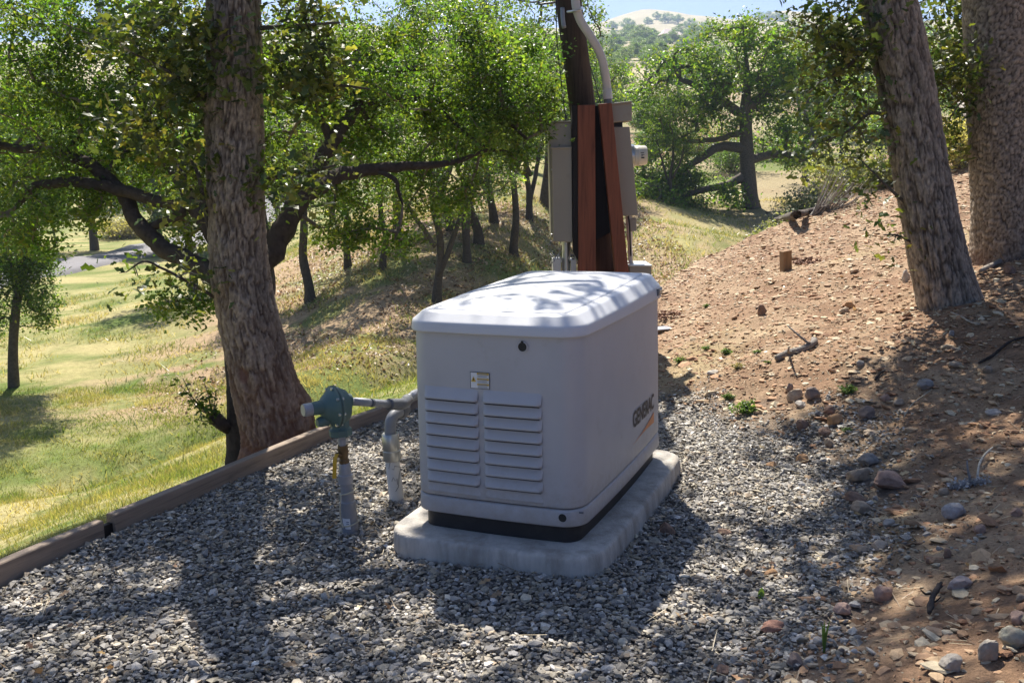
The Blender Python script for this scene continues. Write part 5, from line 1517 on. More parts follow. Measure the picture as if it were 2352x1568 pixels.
for k in range(16):
    far_list.append((1385 + k * 17 + rgf.uniform(-8, 8), 112 + rgf.uniform(-5, 12), rgf.uniform(150, 240), rgf.uniform(40, 62), LB2, gA))
LB3 = 'small blue grey oak dotted over the pale far hill'
for (u, v, wpx) in [(1406, 50, 18), (1440, 42, 24), (1445, 68, 20), (1487, 40, 14), (1490, 62, 26), (1496, 82, 24), (1508, 28, 14), (1534, 30, 20), (1558, 34, 18), (1562, 56, 26), (1588, 42, 22), (1545, 70, 26), (1600, 58, 18), (1622, 48, 22), (1640, 56, 24), (1660, 52, 16), (1526, 72, 22), (1470, 86, 22), (1425, 84, 22), (1610, 76, 26), (1575, 78, 24), (1650, 74, 26), (1745, 27, 16), (1765, 26, 20), (1785, 28, 18), (1800, 32, 14), (1730, 36, 14), (820, 55, 22), (850, 60, 18), (1240, 60, 18)]:
    far_list.append((u, v, 860, wpx * 1.5, LB3, gB))
for k in range(26):
    far_list.append((1385 + k * 13 + rgf.uniform(-8, 8), rgf.uniform(66, 96), 800, rgf.uniform(20, 36), LB3, gB))
HIDDEN = {n_ - 28 for n_ in (55, 56, 32, 33, 34, 35, 36, 45, 50, 59, 65, 66, 67, 68, 69, 70, 71, 72, 82, 83, 84, 85, 86, 87, 88, 91, 93, 94, 95, 96, 97, 98, 99, 111, 113, 114, 115, 116, 120, 130, 132, 133, 137, 139, 144, 145, 146, 147, 149, 151, 156, 162, 164, 165, 166, 167, 168, 169, 170, 171, 172, 173)}
OWN = {28: 'low oak beyond the lane left of the foreground trunk', 27: 'low oak on the lane side behind the drooping oak', 12: 'oak above the lane behind the crooked left limb', 11: 'oak seen through the crooked left limbs', 13: 'oak behind the crown of the drooping oak', 29: 'oak beside the lane just left of foreground trunk',
       9: 'oak by the lane just right of the foreground trunk', 24: 'oak filling the gap left of the leaning trunk', 23: 'oak behind the right shoulder of the round oak', 19: 'tall oak above the dead brush', 20: 'oak seen between the leaning and the thick bank oaks', 25: 'low oak in the gap between the two bank oaks',
       18: 'oak behind the top right of the round oak', 2: 'oak right behind the curved riser pipe', 0: 'oak just right of the curved riser pipe', 1: 'oak behind the meter box at meter height', 26: 'low oak between the meter and the round oak', 46: 'oak between the pole and the riser pipe', 21: 'oak high between the two bank oaks',
       3: 'oak seen just left of the pole above the beige box', 30: 'oak left of the beige box at mid height', 10: 'oak seen through leaves just left of foreground trunk', 32: 'far oak at the left edge above the drooping oak', 33: 'far oak high at the left behind the limbs', 34: 'far oak behind the upper crooked left limb', 35: 'far oak high between the left limbs'}
for k, (u, vt, D, wpx, lab, grp) in enumerate(far_list):
    if k in HIDDEN:
        continue
    lab = OWN.get(k, lab)
    if grp == gB:
        q = G(u, vt + wpx * 0.8, 300, 1400)
        D = q.y
    q = P(u, vt, D)
    zg = float(T(np.array([q.x]), np.array([q.y]))[0])
    H_ = max(q.z - zg, wpx / FD * D * 0.75)
    if H_ > wpx / FD * D * 1.6:
        H_ = wpx / FD * D * 1.6
        zg = q.z - H_ if grp != gB else zg
        zg = max(zg, float(T(np.array([q.x]), np.array([q.y]))[0])) if False else float(T(np.array([q.x]), np.array([q.y]))[0])
    src = rounds[k % 3]
    o = src if k < 3 else copy_tree(src)
    o.location = (q.x, q.y, zg - (0.22 * H_ if D > 130 else 0))
    o.rotation_euler = (0, 0, k * 2.4)
    sx = wpx / FD * D / 4.2; sz = H_ * (1.22 if D > 130 else 1) / 5.7
    sx = max(sx, sz * 0.6)
    o.scale = (sx, sx, sz)
    tag(o, lab, 'oak tree', grp)

# ------------------------------------------------------------------ house below the far hill
hq = P(1542, 117, 350)
hz = float(T(np.array([hq.x]), np.array([hq.y]))[0])
house = empty('house', (hq.x, hq.y, hz), R(12), 'distant house with pale pink roof below the far hill', 'house')
M['hroof'] = mat_simple('pale_roof', (0.62, 0.50, 0.45), 0.8, var=0.12, nscale=2)
M['hwall'] = mat_simple('house_wall', (0.42, 0.32, 0.28), 0.8, var=0.1, nscale=2)
M['glass'] = mat_simple('dark_glass', (0.03, 0.035, 0.045), 0.15, var=0.1)
hh_ = max(hq.z - hz, 0) + 1.6
for (cx, cy, lx, ly, hw_, hr_) in ((-1.4, 0, 4.2, 4.0, hh_ + 1.2, 1.7), (2.0, 0.6, 3.4, 3.4, hh_ + 0.8, 1.3)):
    bm = bmesh.new(); box_bm(bm, (cx - lx / 2, cy - ly / 2, -3), (cx + lx / 2, cy + ly / 2, hw_)); wl = bm_obj(bm, 'wall', M['hwall'], house)
    bm = bmesh.new()
    e = 0.7
    A = [bm.verts.new(q) for q in ((cx - lx / 2 - e, cy - ly / 2 - e, hw_ - .25), (cx + lx / 2 + e, cy - ly / 2 - e, hw_ - .25), (cx + lx / 2 + e, cy + ly / 2 + e, hw_ - .25), (cx - lx / 2 - e, cy + ly / 2 + e, hw_ - .25), (cx - lx / 4, cy, hw_ + hr_), (cx + lx / 4, cy, hw_ + hr_))]
    for f in ((0, 1, 5, 4), (1, 2, 5), (2, 3, 4, 5), (3, 0, 4), (3, 2, 1, 0)):
        bm.faces.new([A[i_] for i_ in f])
    bm_obj(bm, 'roof', M['hroof'], house)
    for wx in (-lx * .27, lx * .27):
        bm = bmesh.new(); box_bm(bm, (cx + wx - .55, cy - ly / 2 - .05, hw_ - 1.9), (cx + wx + .55, cy - ly / 2 + .05, hw_ - .6)); bm_obj(bm, 'window', M['glass'], wl)

# ------------------------------------------------------------------ shrubs, dead brush, fallen wood
def shrub(name, label, p, rx, rz, nst, leafn, lsize, pal, seed, cat='shrub', stemcol=(0.22, 0.19, 0.15), spread=0.06, ry=None, mat='leaf', group=None):
    rg = np.random.default_rng(seed)
    root = empty(name, p, 0, label, cat, group)
    mb = MB(); lp = []
    for k in range(nst):
        a = rg.uniform(0, 6.28); r_ = math.sqrt(rg.random())
        e = np.array([rx * r_ * math.cos(a), (ry or rx) * r_ * math.sin(a), rz * rg.uniform(0.45, 1.0) * (1 - 0.45 * r_ * r_)])
        q = smooth_path([(0.12 * e[0], 0.12 * e[1], -0.03), tuple(e * np.array([.45, .45, .6]) + rg.normal(0, .05 * rx, 3)), tuple(e)], 7)
        tube(mb, q, np.linspace(0.004, 0.0015, 7) * (0.6 + rx), 4, np.array(stemcol) * rg.uniform(.8, 1.2), cap=False)
        lp.append(q[2:][rg.integers(0, 5, leafn)] + rg.normal(0, spread, (leafn, 3)))
    mb.build('stems', M['branch'], root)
    if leafn:
        mb = MB(); leaf_mesh(mb, np.concatenate(lp), lsize, rg, 'quad', 1.0, pal); mb.build('leaves', M[mat], root, False)
    return root
SAGE = np.array([(0.20, 0.215, 0.13), (0.26, 0.26, 0.17), (0.15, 0.175, 0.09)])
DRYP = np.array([(0.36, 0.31, 0.17), (0.30, 0.28, 0.13), (0.42, 0.36, 0.22)])
WEED = np.array([(0.13, 0.22, 0.05), (0.17, 0.26, 0.07), (0.10, 0.17, 0.05)])
def behind(u, v, Y):
    q = P(u, v, Y); return onT(q.x, q.y, -0.03)
shrub('grey_shrub', 'silvery sage shrub behind the dead brush on the crest', behind(1965, 470, 13.4), 0.75, 0.95, 90, 60, 0.045, SAGE, 201)
shrub('grey_shrub', 'small silvery shrub at the foot of the round oak', behind(1850, 480, 15.0), 0.5, 0.6, 50, 40, 0.045, SAGE, 202)
shrub('dry_shrub', 'pale dry shrub between the two bank oaks', behind(2205, 345, 12.5), 0.45, 0.75, 70, 50, 0.04, DRYP, 203)
shrub('grey_shrub', 'dark green shrub left of the leaning oak trunk', behind(2045, 430, 12.8), 0.4, 0.55, 50, 50, 0.04, SAGE * 0.7, 204)
shrub('dry_shrub', 'tan dry bushes on the roadside bank beyond the lane', behind(285, 520, G(240, 560).y + 4), 2.2, 1.4, 120, 60, 0.12, DRYP * 0.8, 205, spread=0.2)
for k, (u, v, D, rx, rz, pal_, lab) in enumerate([(1790, 440, 24, 0.9, 0.9, SAGE, 'grey bush right of the round oak trunk'), (1545, 430, 34, 1.5, 1.3, WEED * .6, 'green bush behind the left skirt of the round oak'), (1870, 400, 30, 1.4, 1.4, SAGE * .8, 'grey green bush behind the dead brush'), (1680, 390, 45, 2.2, 1.8, WEED * .6, 'far dark bush seen under the round oak'), (1620, 350, 55, 2.6, 2.0, DRYP * .6, 'far brown bush seen left of the round oak trunk'), (1790, 360, 50, 2.4, 1.9, WEED * .55, 'far green bush seen right of the round oak trunk')]):
    shrub('bush', lab, behind(u, v, D), rx, rz, 70, 46, 0.05 + 0.0012 * D, pal_, 700 + k, 'bush', spread=0.06 + 0.05 * rx, mat='leaf_far', group='bushes beyond the bank')
br = empty('dead_brush', G(1880, 492), 0, 'fan of bare pale dead twigs on the crest', 'dead brush')
mb = MB(); rg = np.random.default_rng(8); b0 = np.array(br.location)
Yb = br.location.y
for k in range(46):
    s = rg.random()
    u0 = 1860 + 70 * s + rg.uniform(-6, 6); v0 = 497 - 12 * s
    ang = math.radians(rg.uniform(38, 78) - 18 * s); L_ = rg.uniform(45, 135)
    u1, v1 = u0 + math.cos(ang) * L_, v0 - math.sin(ang) * L_
    yy = Yb + rg.uniform(-.25, .35)
    q = smooth_path([P(u0, v0, Yb), P((u0 + u1) / 2 + rg.uniform(-4, 4), (v0 + v1) / 2 + 4, (Yb + yy) / 2), P(u1, v1, yy)], 7) - b0
    tube(mb, q, np.linspace(0.010, 0.003, 7), 5, np.array((0.40, 0.36, 0.31)) * rg.uniform(0.5, 1.1), cap=False)
mb.build('twigs', M['branch'], br)
fl = empty('fallen_branch', G(1830, 503), 0, 'dark fallen branch lying at the foot of the dead brush', 'fallen branch')
mb = MB(); f0 = np.array(fl.location)
q = smooth_path([G(1758, 492) + Vector((0, 0, .10)), G(1778, 506) + Vector((0, 0, .05)), G(1815, 506) + Vector((0, 0, .05)), G(1850, 500) + Vector((0, 0, .06)), G(1905, 486) + Vector((0, 0, .06))], 22) - f0
tube(mb, q, np.interp(np.linspace(0, 1, 22), [0, .2, .6, 1], [0.02, 0.045, 0.05, 0.03]), 9, np.array((0.12, 0.10, 0.085)))
mb.build('limb', M['branch'], fl)
lg = empty('sawn_limb', P(2212, 232, 8.2), 0, 'pale sawn limb sticking out beside the thick checkered oak', 'sawn limb')
mb = MB(); l0 = np.array(lg.location)
tube(mb, np.array([tuple(P(2262, 300, 7.6)), tuple(P(2225, 262, 8.0)), tuple(P(2200, 215, 8.4))]) - l0, [0.045, 0.04, 0.035], 10, np.array((0.42, 0.38, 0.34)))
mb.build('limb', M['branch'], lg)

def c5(x, y): return ((1600 + x / 2.613) * 0.9408, (600 + y / 2.613) * 0.9408)
def c6(x, y): return ((1600 + x / 2.541) * 0.9408, (1050 + y / 2.541) * 0.9408)

# ------------------------------------------------------------------ rocks one can pick out
BR, TN, GY, PK, OR, WH, PU = (0.24, 0.15, 0.105), (0.36, 0.28, 0.20), (0.275, 0.255, 0.235), (0.38, 0.25, 0.19), (0.44, 0.25, 0.12), (0.46, 0.41, 0.35), (0.22, 0.165, 0.135)
def rock(f, x, y, w_, h_, col, label, seed, angular=0.5, flat=None):
    k = 0.9408 / (2.613 if f is c5 else 2.541)
    u, v = f(x, y + h_ * 0.32)
    p = G(u, v)
    s = k * w_ / FD * p.y; hh = k * h_ / FD * p.y
    rg = np.random.default_rng(seed)
    V = ICO3[0].copy()
    for q in range(int(4 + 10 * angular)):
        d = rg.normal(0, 1, 3); d /= np.linalg.norm(d)
        c_ = rg.uniform(0.62, 0.9)
        dd = V @ d
        V = V - np.clip(dd - c_, 0, None)[:, None] * d * 0.9
    nz_ = fbm(V[:, 0] * 1.7 + seed, V[:, 1] * 1.7, V[:, 2] * 1.7, o=4, seed=seed) - .5
    n5 = fbm(V[:, 0] * 6 + seed, V[:, 1] * 6, V[:, 2] * 6, o=3, seed=seed + 2) - .5
    V = V * (1 + 0.45 * nz_[:, None] + 0.14 * n5[:, None])
    V /= np.abs(V).max(0)
    V = V * np.array([s / 2, s / 2 * rg.uniform(0.65, 0.95), hh * 0.62])
    a = rg.uniform(-.5, .5)
    V[:, 2] += math.tan(rg.uniform(-.15, .15)) * V[:, 0]
    V = np.stack([V[:, 0] * math.cos(a) - V[:, 1] * math.sin(a), V[:, 0] * math.sin(a) + V[:, 1] * math.cos(a), V[:, 2]], 1)
    V[:, 2] += hh * 0.30
    cn = fbm(V[:, 0] / s * 3 + seed, V[:, 1] / s * 3, V[:, 2] / s * 3, seed=seed + 4)
    col_ = np.array(col) * (0.75 + 0.5 * cn[:, None])
    dust = np.clip(cn - .55, 0, .3)[:, None] * 2
    col_ = col_ * (1 - dust) + dust * np.array((0.33, 0.22, 0.15))
    mb = MB(); mb.add(V, ICO3[1], col_)
    o = mb.build('rock', M['stone'], None, True, p)
    try: o.data.set_sharp_from_angle(angle=R(35))
    except Exception: pass
    tag(o, label, 'rock', 'rocks at the foot of the bank')
RL = [
 (c5, 680, 420, 64, 78, BR, 'upright red brown blocky stone in the middle of the sunny slope', .8), (c5, 1240, 388, 72, 46, OR, 'rust coloured cobble leaning on a tan one', .2), (c5, 1203, 415, 72, 40, TN, 'tan cobble under the rust coloured one', .2),
 (c5, 365, 815, 95, 34, WH, 'flat pale stone on the sunny slope near the weeds', .3), (c5, 888, 968, 104, 72, TN, 'tan angular rock left of the purple brown one', .8), (c5, 1005, 960, 112, 92, PU, 'purple brown rock in the shade edge cluster', .6), (c5, 930, 1012, 84, 42, WH, 'low whitish rock under the purple brown one', .4),
 (c5, 855, 915, 52, 60, PU, 'small dark rock at the back of the cluster', .5), (c5, 1110, 1072, 84, 64, BR, 'brown wedge rock behind the orange rock', .9), (c5, 1140, 1132, 118, 88, OR, 'sunlit orange rock at the gravel edge', .5), (c5, 935, 1160, 98, 72, BR, 'brown rock left of the sunlit orange rock', .6),
 (c5, 1350, 1076, 114, 88, PU, 'pyramid shaped brown rock right of the orange rock', .95), (c5, 1080, 1210, 84, 54, BR, 'dark brown rock below the sunlit orange rock', .3), (c5, 1370, 1195, 104, 48, TN, 'flat tan slab below the pyramid rock', .5), (c5, 1105, 1265, 60, 60, TN, 'striped tan stone on the gravel below the dark brown rock', .5),
 (c5, 1720, 900, 112, 66, GY, 'long grey oval stone tilted on the bank', .05), (c5, 2150, 1065, 100, 40, WH, 'white half moon stone at the right of the bank', .1), (c5, 1910, 765, 96, 38, TN, 'long tan stone below the leaning oak', .2), (c5, 2115, 795, 74, 46, TN, 'tan stone beside the dark straight twig', .3),
 (c5, 1885, 590, 48, 42, GY, 'grey pebble below the foot of the leaning oak', .1), (c5, 1600, 205, 66, 82, WH, 'pale capped block left of the leaning oak base', .7), (c5, 1465, 990, 64, 42, PK, 'pinkish cobble left of the flat pair', .2), (c5, 1550, 1025, 84, 52, TN, 'tan cobble right of the pinkish one', .3), (c5, 1305, 775, 54, 42, GY, 'grey cobble in the shadow line', .2),
 (c5, 2262, 158, 76, 62, BR, 'brown lump at the base of the thick checkered oak', .5),
 (c6, 905, 190, 94, 68, OR, 'rounded orange tan stone on the sunlit gravel', .2), (c6, 720, 222, 74, 46, OR, 'low orange stone left of the rounded one', .4), (c6, 1255, 292, 155, 98, TN, 'lumpy tan rock with two humps', .5), (c6, 1320, 205, 135, 84, GY, 'dark grey rock behind the lumpy tan one', .7),
 (c6, 1440, 330, 225, 112, PK, 'largest jagged pink rock at the bank foot', .9), (c6, 1240, 422, 145, 76, BR, 'brown flat topped rock below the lumpy tan one', .6), (c6, 1275, 502, 140, 90, TN, 'tan wedge shaped stone below the flat topped rock', .4), (c6, 1850, 515, 155, 112, (0.34, 0.33, 0.325), 'big rounded blue grey rock on the bank', .4),
 (c6, 1790, 385, 74, 56, TN, 'small tan stone against the lichen covered stick', .1), (c6, 75, 640, 102, 92, BR, 'dark brown block beside the concrete pad', .7), (c6, 1290, 760, 92, 58, TN, 'tan stone left of the pale long stone', .3), (c6, 1385, 735, 114, 62, (0.46, 0.37, 0.28), 'pale long stone on the gravel edge', .3),
 (c6, 1445, 592, 82, 50, WH, 'white pebble resting on a brown one', .1), (c6, 715, 896, 94, 62, OR, 'round orange stone on the lower gravel', .15), (c6, 575, 905, 52, 60, OR, 'small orange stone left of the round one', .4), (c6, 1160, 1112, 135, 82, (0.34, 0.23, 0.19), 'smooth rose oval stone low on the gravel', .05),
 (c6, 730, 1222, 165, 84, (0.30, 0.155, 0.11), 'long reddish stone low on the gravel', .4), (c6, 1010, 1316, 94, 62, WH, 'pale round stone behind the tall grass blade', .1), (c6, 415, 1515, 114, 84, BR, 'brown egg shaped stone at the bottom edge', .1), (c6, 860, 1430, 124, 112, PU, 'dark pitted rock near the bottom edge', .7),
 (c6, 1410, 1005, 135, 98, PK, 'jagged pink rock in a patch of sun low on the bank', .95), (c6, 1885, 970, 170, 112, (0.36, 0.29, 0.26), 'long pink grey rock pointing up the bank', .8), (c6, 2060, 1430, 160, 150, (0.27, 0.24, 0.20), 'large grey boulder at the bottom right', .7), (c6, 1830, 1500, 145, 104, (0.36, 0.32, 0.27), 'pale angular boulder at the bottom edge', .85),
 (c6, 2220, 1320, 190, 150, (0.29, 0.28, 0.22), 'mossy grey boulder at the right edge', .5), (c6, 2240, 530, 84, 62, PK, 'pink stone at the right edge of the bank', .3), (c6, 2010, 640, 74, 62, PK, 'pale pink stone right of the blue grey rock', .4), (c6, 430, 650, 94, 42, BR, 'flat brown stone on gravel right of the dark block', .3),
 (c6, 640, 655, 62, 52, (0.33, 0.26, 0.22), 'small pinkish wedge on the shaded gravel', .8), (c6, 2258, 1075, 66, 52, TN, 'tan stone under the hollow at the right edge', .2), (c6, 2256, 1190, 124, 92, PK, 'pink block at the right edge above the boulder', .7), (c6, 1700, 820, 60, 44, BR, 'brown cobble in the middle of the shaded dirt', .2), (c6, 1150, 1375, 62, 62, PU, 'round purple cobble near the tall grass blade', .1),
 (c6, 1810, 775, 60, 66, BR, 'upright brown cobble on the shaded dirt', .4)]
for k, (f, x, y, w_, h_, col_, lab, ang) in enumerate(RL):
    rock(f, x, y, w_, h_, col_, lab, 300 + k, ang)

# ------------------------------------------------------------------ sticks, stake, scraps
def stick(label, pix, rad, col, lift=0.012, bumpy=0.15, twigs=0, seed=0, lichen=None):
    pts = [G(*q) for q in pix]
    root = empty('stick', pts[len(pts) // 2], 0, label, 'stick', 'sticks on the ground')
    rg = np.random.default_rng(seed)
    q = smooth_path([p + Vector((0, 0, lift)) for p in pts], 18) - np.array(root.location)
    mb = MB()
    rr = rad * np.interp(np.linspace(0, 1, 18), [0, .1, .9, 1], [.7, 1, .85, .5]) * (1 + bumpy * rg.normal(0, 1, 18))
    c = np.array(col)
    tube(mb, q, rr, 8, c)
    for k in range(twigs):
        i_ = rg.integers(4, 15)
        d = rg.normal(0, 1, 3); d[2] = abs(d[2]) * .6
        e = q[i_] + d / np.linalg.norm(d) * rad * rg.uniform(5, 12)
        tube(mb, smooth_path([q[i_], (q[i_] + e) / 2 + rg.normal(0, rad, 3), e], 5), np.linspace(rad * .5, rad * .2, 5), 5, c)
    if lichen is not None:
        mb2 = MB()
        pos = q[rg.integers(0, 18, 260)] + rg.normal(0, rad * 0.75, (260, 3)) + np.array([0, 0, rad * .3])
        leaf_mesh(mb2, pos, rad * 1.1, rg, 'quad', 1.0, np.array([lichen]))
    mb.build('wood', M['branch'], root)
    if lichen is not None:
        mb2.build('lichen', M['leaf_dry'], root, False)
    return root
stick('mottled bark stick lying on the sunny slope', [c5(770, 752), c5(850, 705), c5(930, 680), c5(1010, 650), c5(1005, 610)], 0.024, (0.25, 0.225, 0.20), 0.018, .12, 2, 1)
stick('thin straight dark twig pointing up the bank at the right', [c5(2060, 775), c5(2150, 715), c5(2250, 655), c5(2360, 592)], 0.008, (0.05, 0.04, 0.035), 0.012, .05, 0, 2)
stick('white lichen covered stick on the dark dirt', [c6(1825, 388), c6(1880, 378), c6(1960, 360), c6(2050, 348)], 0.013, (0.33, 0.32, 0.31), 0.012, .2, 1, 3, (0.46, 0.48, 0.50))
stick('short dark stick standing out of the lower dirt', [c6(1695, 1200), c6(1715, 1130), c6(1740, 1060), c6(1770, 1005)], 0.009, (0.06, 0.05, 0.045), 0.03, .12, 2, 4)
stick('grey branch on the ground at the thick oak', [c5(2070, 188), c5(2150, 150), c5(2230, 105), c5(2360, 60)], 0.017, (0.30, 0.26, 0.22), 0.02, .1, 2, 5)
stick('thin pale twig below the leaning oak', [c5(1885, 440), c5(1950, 475), c5(2005, 500), c5(2065, 525)], 0.006, (0.40, 0.35, 0.29), 0.012, .1, 1, 6)
stick('bleached forked twig beside the lichen covered stick', [c6(1995, 335), c6(2005, 280), c6(2040, 215), c6(2090, 170)], 0.005, (0.50, 0.47, 0.40), 0.03, .1, 3, 7)
stick('dark twig across the rocky shade edge', [c5(1400, 880), c5(1430, 850), c5(1465, 810)], 0.008, (0.07, 0.055, 0.045), 0.012, .15, 1, 9)
stick('long thin grass stalk on the gravel edge', [c5(1580, 1140), c5(1630, 1060), c5(1700, 1000), c5(1760, 965)], 0.003, (0.45, 0.40, 0.30), 0.03, .1, 0, 10)

p = G(*c5(835, 158))
stake = empty('wooden_stake', p, 0.2, 'short square wooden stake driven into the sunny slope', 'stake')
bm = bmesh.new()
wv = 58 / 2.613 * 0.9408 / FD * p.y / 2; hv = 128 / 2.613 * 0.9408 / FD * p.y
vs = box_bm(bm, (-wv, -wv, -0.1), (wv, wv, hv))
for v_ in vs:
    if v_.co.z > 0: v_.co.z += v_.co.x * 0.15; v_.co.x -= 0.012
bm_obj(bm, 'post', M['stake'], stake, bevel=0.004)
p = G(*c5(55, 545))
sc_ = empty('metal_scrap', p, 0.3, 'flat grey offcut lying beside the generator on the dirt', 'scrap')
bm = bmesh.new(); box_bm(bm, (-0.09, -0.07, 0.01), (0.09, 0.07, 0.022)); bm_obj(bm, 'sheet', M['pipe'], sc_, bevel=0.003)
for (x, y, sx, lab) in ((985, 112, 0.16, 'small heap of dark bark mulch beside the stake'), (75, 455, 0.22, 'reddish heap of bark mulch behind the generator')):
    p = G(*c5(x, y)); rg = np.random.default_rng(int(x))
    mb = MB(); n_ = 260
    a = rg.uniform(0, 6.28, n_); r_ = sx * np.sqrt(rg.random(n_))
    pos = np.stack([r_ * np.cos(a), r_ * np.sin(a) * 0.7, np.clip(0.4 * (sx - r_), 0, None) * rg.random(n_)], 1)
    stones(mb, pos, rg.uniform(0.012, 0.04, n_), rg.uniform(.2, .5, n_), np.array((0.20, 0.105, 0.065)) * rg.uniform(.6, 1.4, (n_, 1)), ICO0, int(x), 0.9, 0.2)
    o = mb.build('bark_mulch', M['stone'], None, True, p); tag(o, lab, 'mulch', kind='stuff')

# ------------------------------------------------------------------ weeds
for k, (f, x, y, r_, lab) in enumerate([(c5, 570, 1075, 105, 'largest leafy green weed at the gravel edge'), (c5, 1230, 955, 75, 'green weed tuft in the shade among the rocks'), (c5, 325, 668, 38, 'small bright weed on the sunny slope'), (c5, 452, 700, 48, 'feathery weed on the sunny slope'), (c5, 640, 690, 34, 'tiny weed under the mottled stick end'),
                                        (c5, 155, 758, 46, 'low weed nearest the generator on the slope'), (c5, 465, 985, 52, 'weed just above the largest leafy weed'), (c5, 325, 395, 26, 'faint weed high on the sunny slope'), (c5, 530, 790, 50, 'straw coloured weed below the feathery one'), (c5, 1225, 1195, 40, 'thin weed between the brown rocks on gravel'), (c5, 715, 755, 26, 'tiny bright weed at the end of the mottled stick')]):
    p = G(*f(x, y)); s = r_ / 2.613 * 0.9408 / FD * p.y
    shrub('weed', lab, p, s, s * 0.8, 22, 16, s * 0.22, WEED if k not in (8,) else DRYP, 400 + k, 'weed', (0.13, 0.17, 0.06), s * 0.10, s * 0.6, 'grass', 'weeds on the bank')
for k, (f, x, y, h_, lab) in enumerate([(c6, 655, 1060, 80, 'single broad green blade on the gravel'), (c6, 1045, 1420, 260, 'tall thin grass stalk low on the gravel')]):
    p = G(*f(x, y)); s = h_ / 2.541 * 0.9408 / FD * p.y
    root = empty('grass_stalk', p, 0, lab, 'grass')
    rg = np.random.default_rng(k + 50)
    mb = MB()
    for q_ in range(2 if k == 0 else 5):
        t = np.linspace(0, 1, 7); w2 = (0.011 if k == 0 else 0.004) * np.sin(np.pi * (0.12 + 0.86 * t))
        dx = rg.uniform(-.12, .12) * s; dy = rg.uniform(-.12, .12) * s; hh = s * rg.uniform(.6, 1.0) if q_ else s
        c_ = np.stack([dx * t * t, dy * t * t, hh * t], 1)
        V = np.concatenate([c_ - np.stack([w2, 0 * t, 0 * t], 1), c_ + np.stack([w2, 0.3 * w2, 0 * t], 1)])
        i_ = np.arange(6)
        mb.add(V, np.stack([i_, i_ + 7, i_ + 8, i_ + 1], -1), np.array((0.15, 0.25, 0.06)))
    mb.build('blade', M['grass'], root)

# ------------------------------------------------------------------ grass, litter
def blades(name, label, x, y, h, wid, cols, seed, lean=0.5):
    rg = np.random.default_rng(seed)
    n_ = len(x)
    z = T(x, y)
    a = rg.uniform(0, 6.28, n_); d = np.stack([np.cos(a), np.sin(a), 0 * a], 1); ld = rg.normal(0, lean, (n_, 2)) * h[:, None]
    b0 = np.stack([x, y, z - 0.005], 1)
    tip = b0 + np.stack([ld[:, 0], ld[:, 1], h], 1)
    V = np.stack([b0 - d * wid[:, None], b0 + d * wid[:, None], tip], 1)
    mb = MB(); mb.add(V.reshape(-1, 3), (np.arange(n_) * 3)[:, None] + np.arange(3)[None], np.repeat(cols, 3, 0))
    return tag(mb.build(name, M['grass'], None, False), label, 'grass', kind='stuff')
rg = np.random.default_rng(12)
n0 = 300000
x = rg.uniform(-9.5, 0.8, n0); y = 1.8 + 15 * rg.random(n0) ** 1.35
d, sg = segdist(x, y, TL); s = d * sg
g1 = fbm(x / 1.3, y / 1.3, o=5, seed=21); g2 = fbm(x / .5, y / .5, o=3, seed=91)
keep = (s > 0.07) & (rg.random(n0) < np.clip(0.5 + (g2 - 0.45) * 2.4, 0.25, 1))
x, y, s, g1, g2 = x[keep], y[keep], s[keep], g1[keep], g2[keep]
pp = np.stack([x, y, T(x, y)], 1); iv = in_view(pp, 300, 200)
x, y, s, g1, g2 = x[iv], y[iv], s[iv], g1[iv], g2[iv]
gm = np.clip((g1 - 0.5) * 2.6 + 0.55 + rg.normal(0, .25, len(x)), 0, 1)[:, None]
cols = (np.array([0.13, 0.20, 0.04]) * (1 - gm) + np.array([0.40, 0.35, 0.16]) * gm) * rg.uniform(.75, 1.25, (len(x), 1))
hgt = rg.uniform(0.02, 0.055, len(x)) * (1 + 0.8 * (g2 > 0.6))
n9 = 140000
x9 = rg.uniform(-14, 12, n9); y9 = 8 + 28 * rg.random(n9); d9, s9 = segdist(x9, y9, TL)
k9 = (d9 * s9 > 2.5) & (rg.random(n9) < np.clip(3.2 * (fbm(x9 / .9, y9 / .9, o=4, seed=66) - .40), 0, 1))
x9, y9 = x9[k9], y9[k9]
pp = np.stack([x9, y9, T(x9, y9)], 1); iv = in_view(pp, 200, 200); x9, y9 = x9[iv], y9[iv]
g9 = np.clip((fbm(x9 / 1.3, y9 / 1.3, o=5, seed=21) - 0.5) * 2.6 + 0.6 + rg.normal(0, .3, len(x9)), 0, 1)[:, None]
blades('field_grass', 'longer tufts of green and dry grass on the valley floor', x9, y9, rg.uniform(0.05, 0.14, len(x9)), np.full(len(x9), 0.006) + 0.0002 * y9, (np.array([0.12, 0.19, 0.04]) * (1 - g9) + np.array([0.42, 0.36, 0.18]) * g9) * rg.uniform(.7, 1.25, (len(x9), 1)), 14, 0.7)
blades('grass', 'short green and straw coloured grass sloping down from the edging', x, y, hgt, np.full(len(x), 0.0022) + 0.00022 * y, cols, 13)

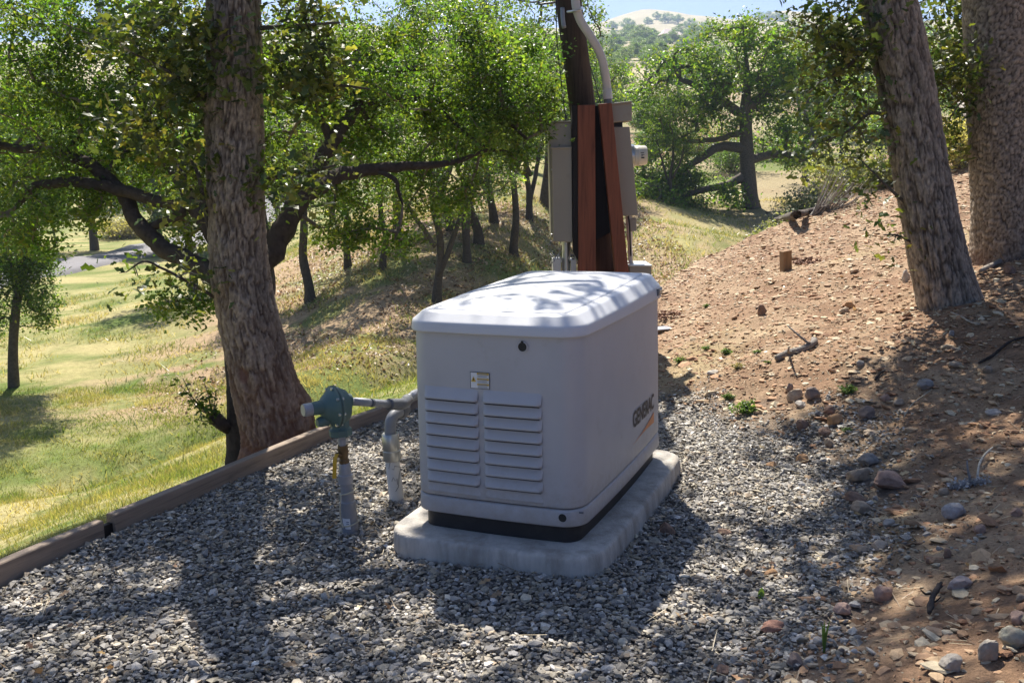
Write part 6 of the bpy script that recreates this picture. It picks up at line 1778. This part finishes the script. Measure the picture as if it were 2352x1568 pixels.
n_ = 60000
x = rg.uniform(-9, 4, n_); y = rg.uniform(12, 32, n_)
kk = (rg.random(n_) < sstep(-6.6, -4.6, x) * sstep(13.6, 15.6, y + 0.25 * (x + 3)) * np.clip(4 * (fbm(x / 1.1, y / 1.1, o=4, seed=64) - .32), 0.05, 1))
x, y = x[kk], y[kk]
pos = np.stack([x, y, T(x, y) + 0.015], 1)
mb = MB()
leaf_mesh(mb, pos, 0.06, rg, 'quad', 1.0, np.array([(0.30, 0.19, 0.10), (0.44, 0.32, 0.20), (0.20, 0.12, 0.065), (0.52, 0.42, 0.28), (0.14, 0.085, 0.05)]), up=1.0)
tag(mb.build('bank_leaf_litter', M['leaf_dry'], None, False), 'brown leaf litter covering the bank under the slender oaks', 'leaf litter', kind='stuff')
mb = MB()
n_ = 9000
x = rg.uniform(-2.2, 5.5, n_); y = 1.9 + 8.5 * rg.random(n_) ** 1.3
kk = rg.random(n_) < np.where(x - np.interp(y, XB_Y, XB_X) > -0.1, 1.0, 0.45) * np.clip(0.3 + 3 * (fbm(x / .5, y / .5, seed=61) - .4), 0.1, 1)
x, y = x[kk], y[kk]
d, sg = segdist(x, y, TL); keep = (d * sg < -0.02)
lx, ly = pad_local(x, y); keep &= ~((np.abs(lx) < 0.40) & (np.abs(ly) < 0.69))
x, y = x[keep], y[keep]
pos = np.stack([x, y, T(x, y) + np.where(x - np.interp(y, XB_Y, XB_X) > 0.1, 0.008, 0.022)], 1); n_ = len(pos)
half = n_ // 3
leaf_mesh(mb, pos[:half], 0.034, rg, 'lobed', 1.0, np.array([(0.30, 0.20, 0.11), (0.40, 0.29, 0.17), (0.22, 0.13, 0.07), (0.46, 0.37, 0.22)]), up=1.2)
a = rg.uniform(0, 6.28, n_ - half); L_ = rg.uniform(0.015, 0.06, n_ - half)
d = np.stack([np.cos(a) * L_, np.sin(a) * L_, rg.normal(0, .15, n_ - half) * L_], 1); w2 = np.stack([-np.sin(a), np.cos(a), 0 * a], 1) * 0.0013
b0 = pos[half:]
V = np.stack([b0 - d - w2, b0 + d - w2, b0 + d + w2, b0 - d + w2], 1)
cc = np.array([(0.50, 0.42, 0.28), (0.32, 0.25, 0.17), (0.20, 0.14, 0.09)])[rg.integers(0, 3, n_ - half)]
mb.add(V.reshape(-1, 3), (np.arange(n_ - half) * 4)[:, None] + np.arange(4)[None], np.repeat(cc, 4, 0))
tag(mb.build('leaf_litter', M['leaf_dry'], None, False), 'dry oak leaves and straw scattered over the gravel', 'leaf litter', kind='stuff')

# ------------------------------------------------------------------ air between here and the hills
bm = bmesh.new()
box_bm(bm, (-1000, -80, -20), (1000, 1650, 165))
m = bpy.data.materials.new('haze_air'); m.use_nodes = True
n, l = m.node_tree.nodes, m.node_tree.links
n.clear()
ou = n.new('ShaderNodeOutputMaterial'); pv = n.new('ShaderNodeVolumePrincipled')
pv.inputs['Color'].default_value = (0.60, 0.76, 1.0, 1)
pv.inputs['Density'].default_value = 0.0005
pv.inputs['Anisotropy'].default_value = 0.2
l.new(pv.outputs[0], ou.inputs['Volume'])
hz_ = bm_obj(bm, 'haze', m)
tag(hz_, 'thin bluish haze over the valley', 'haze', kind='stuff')
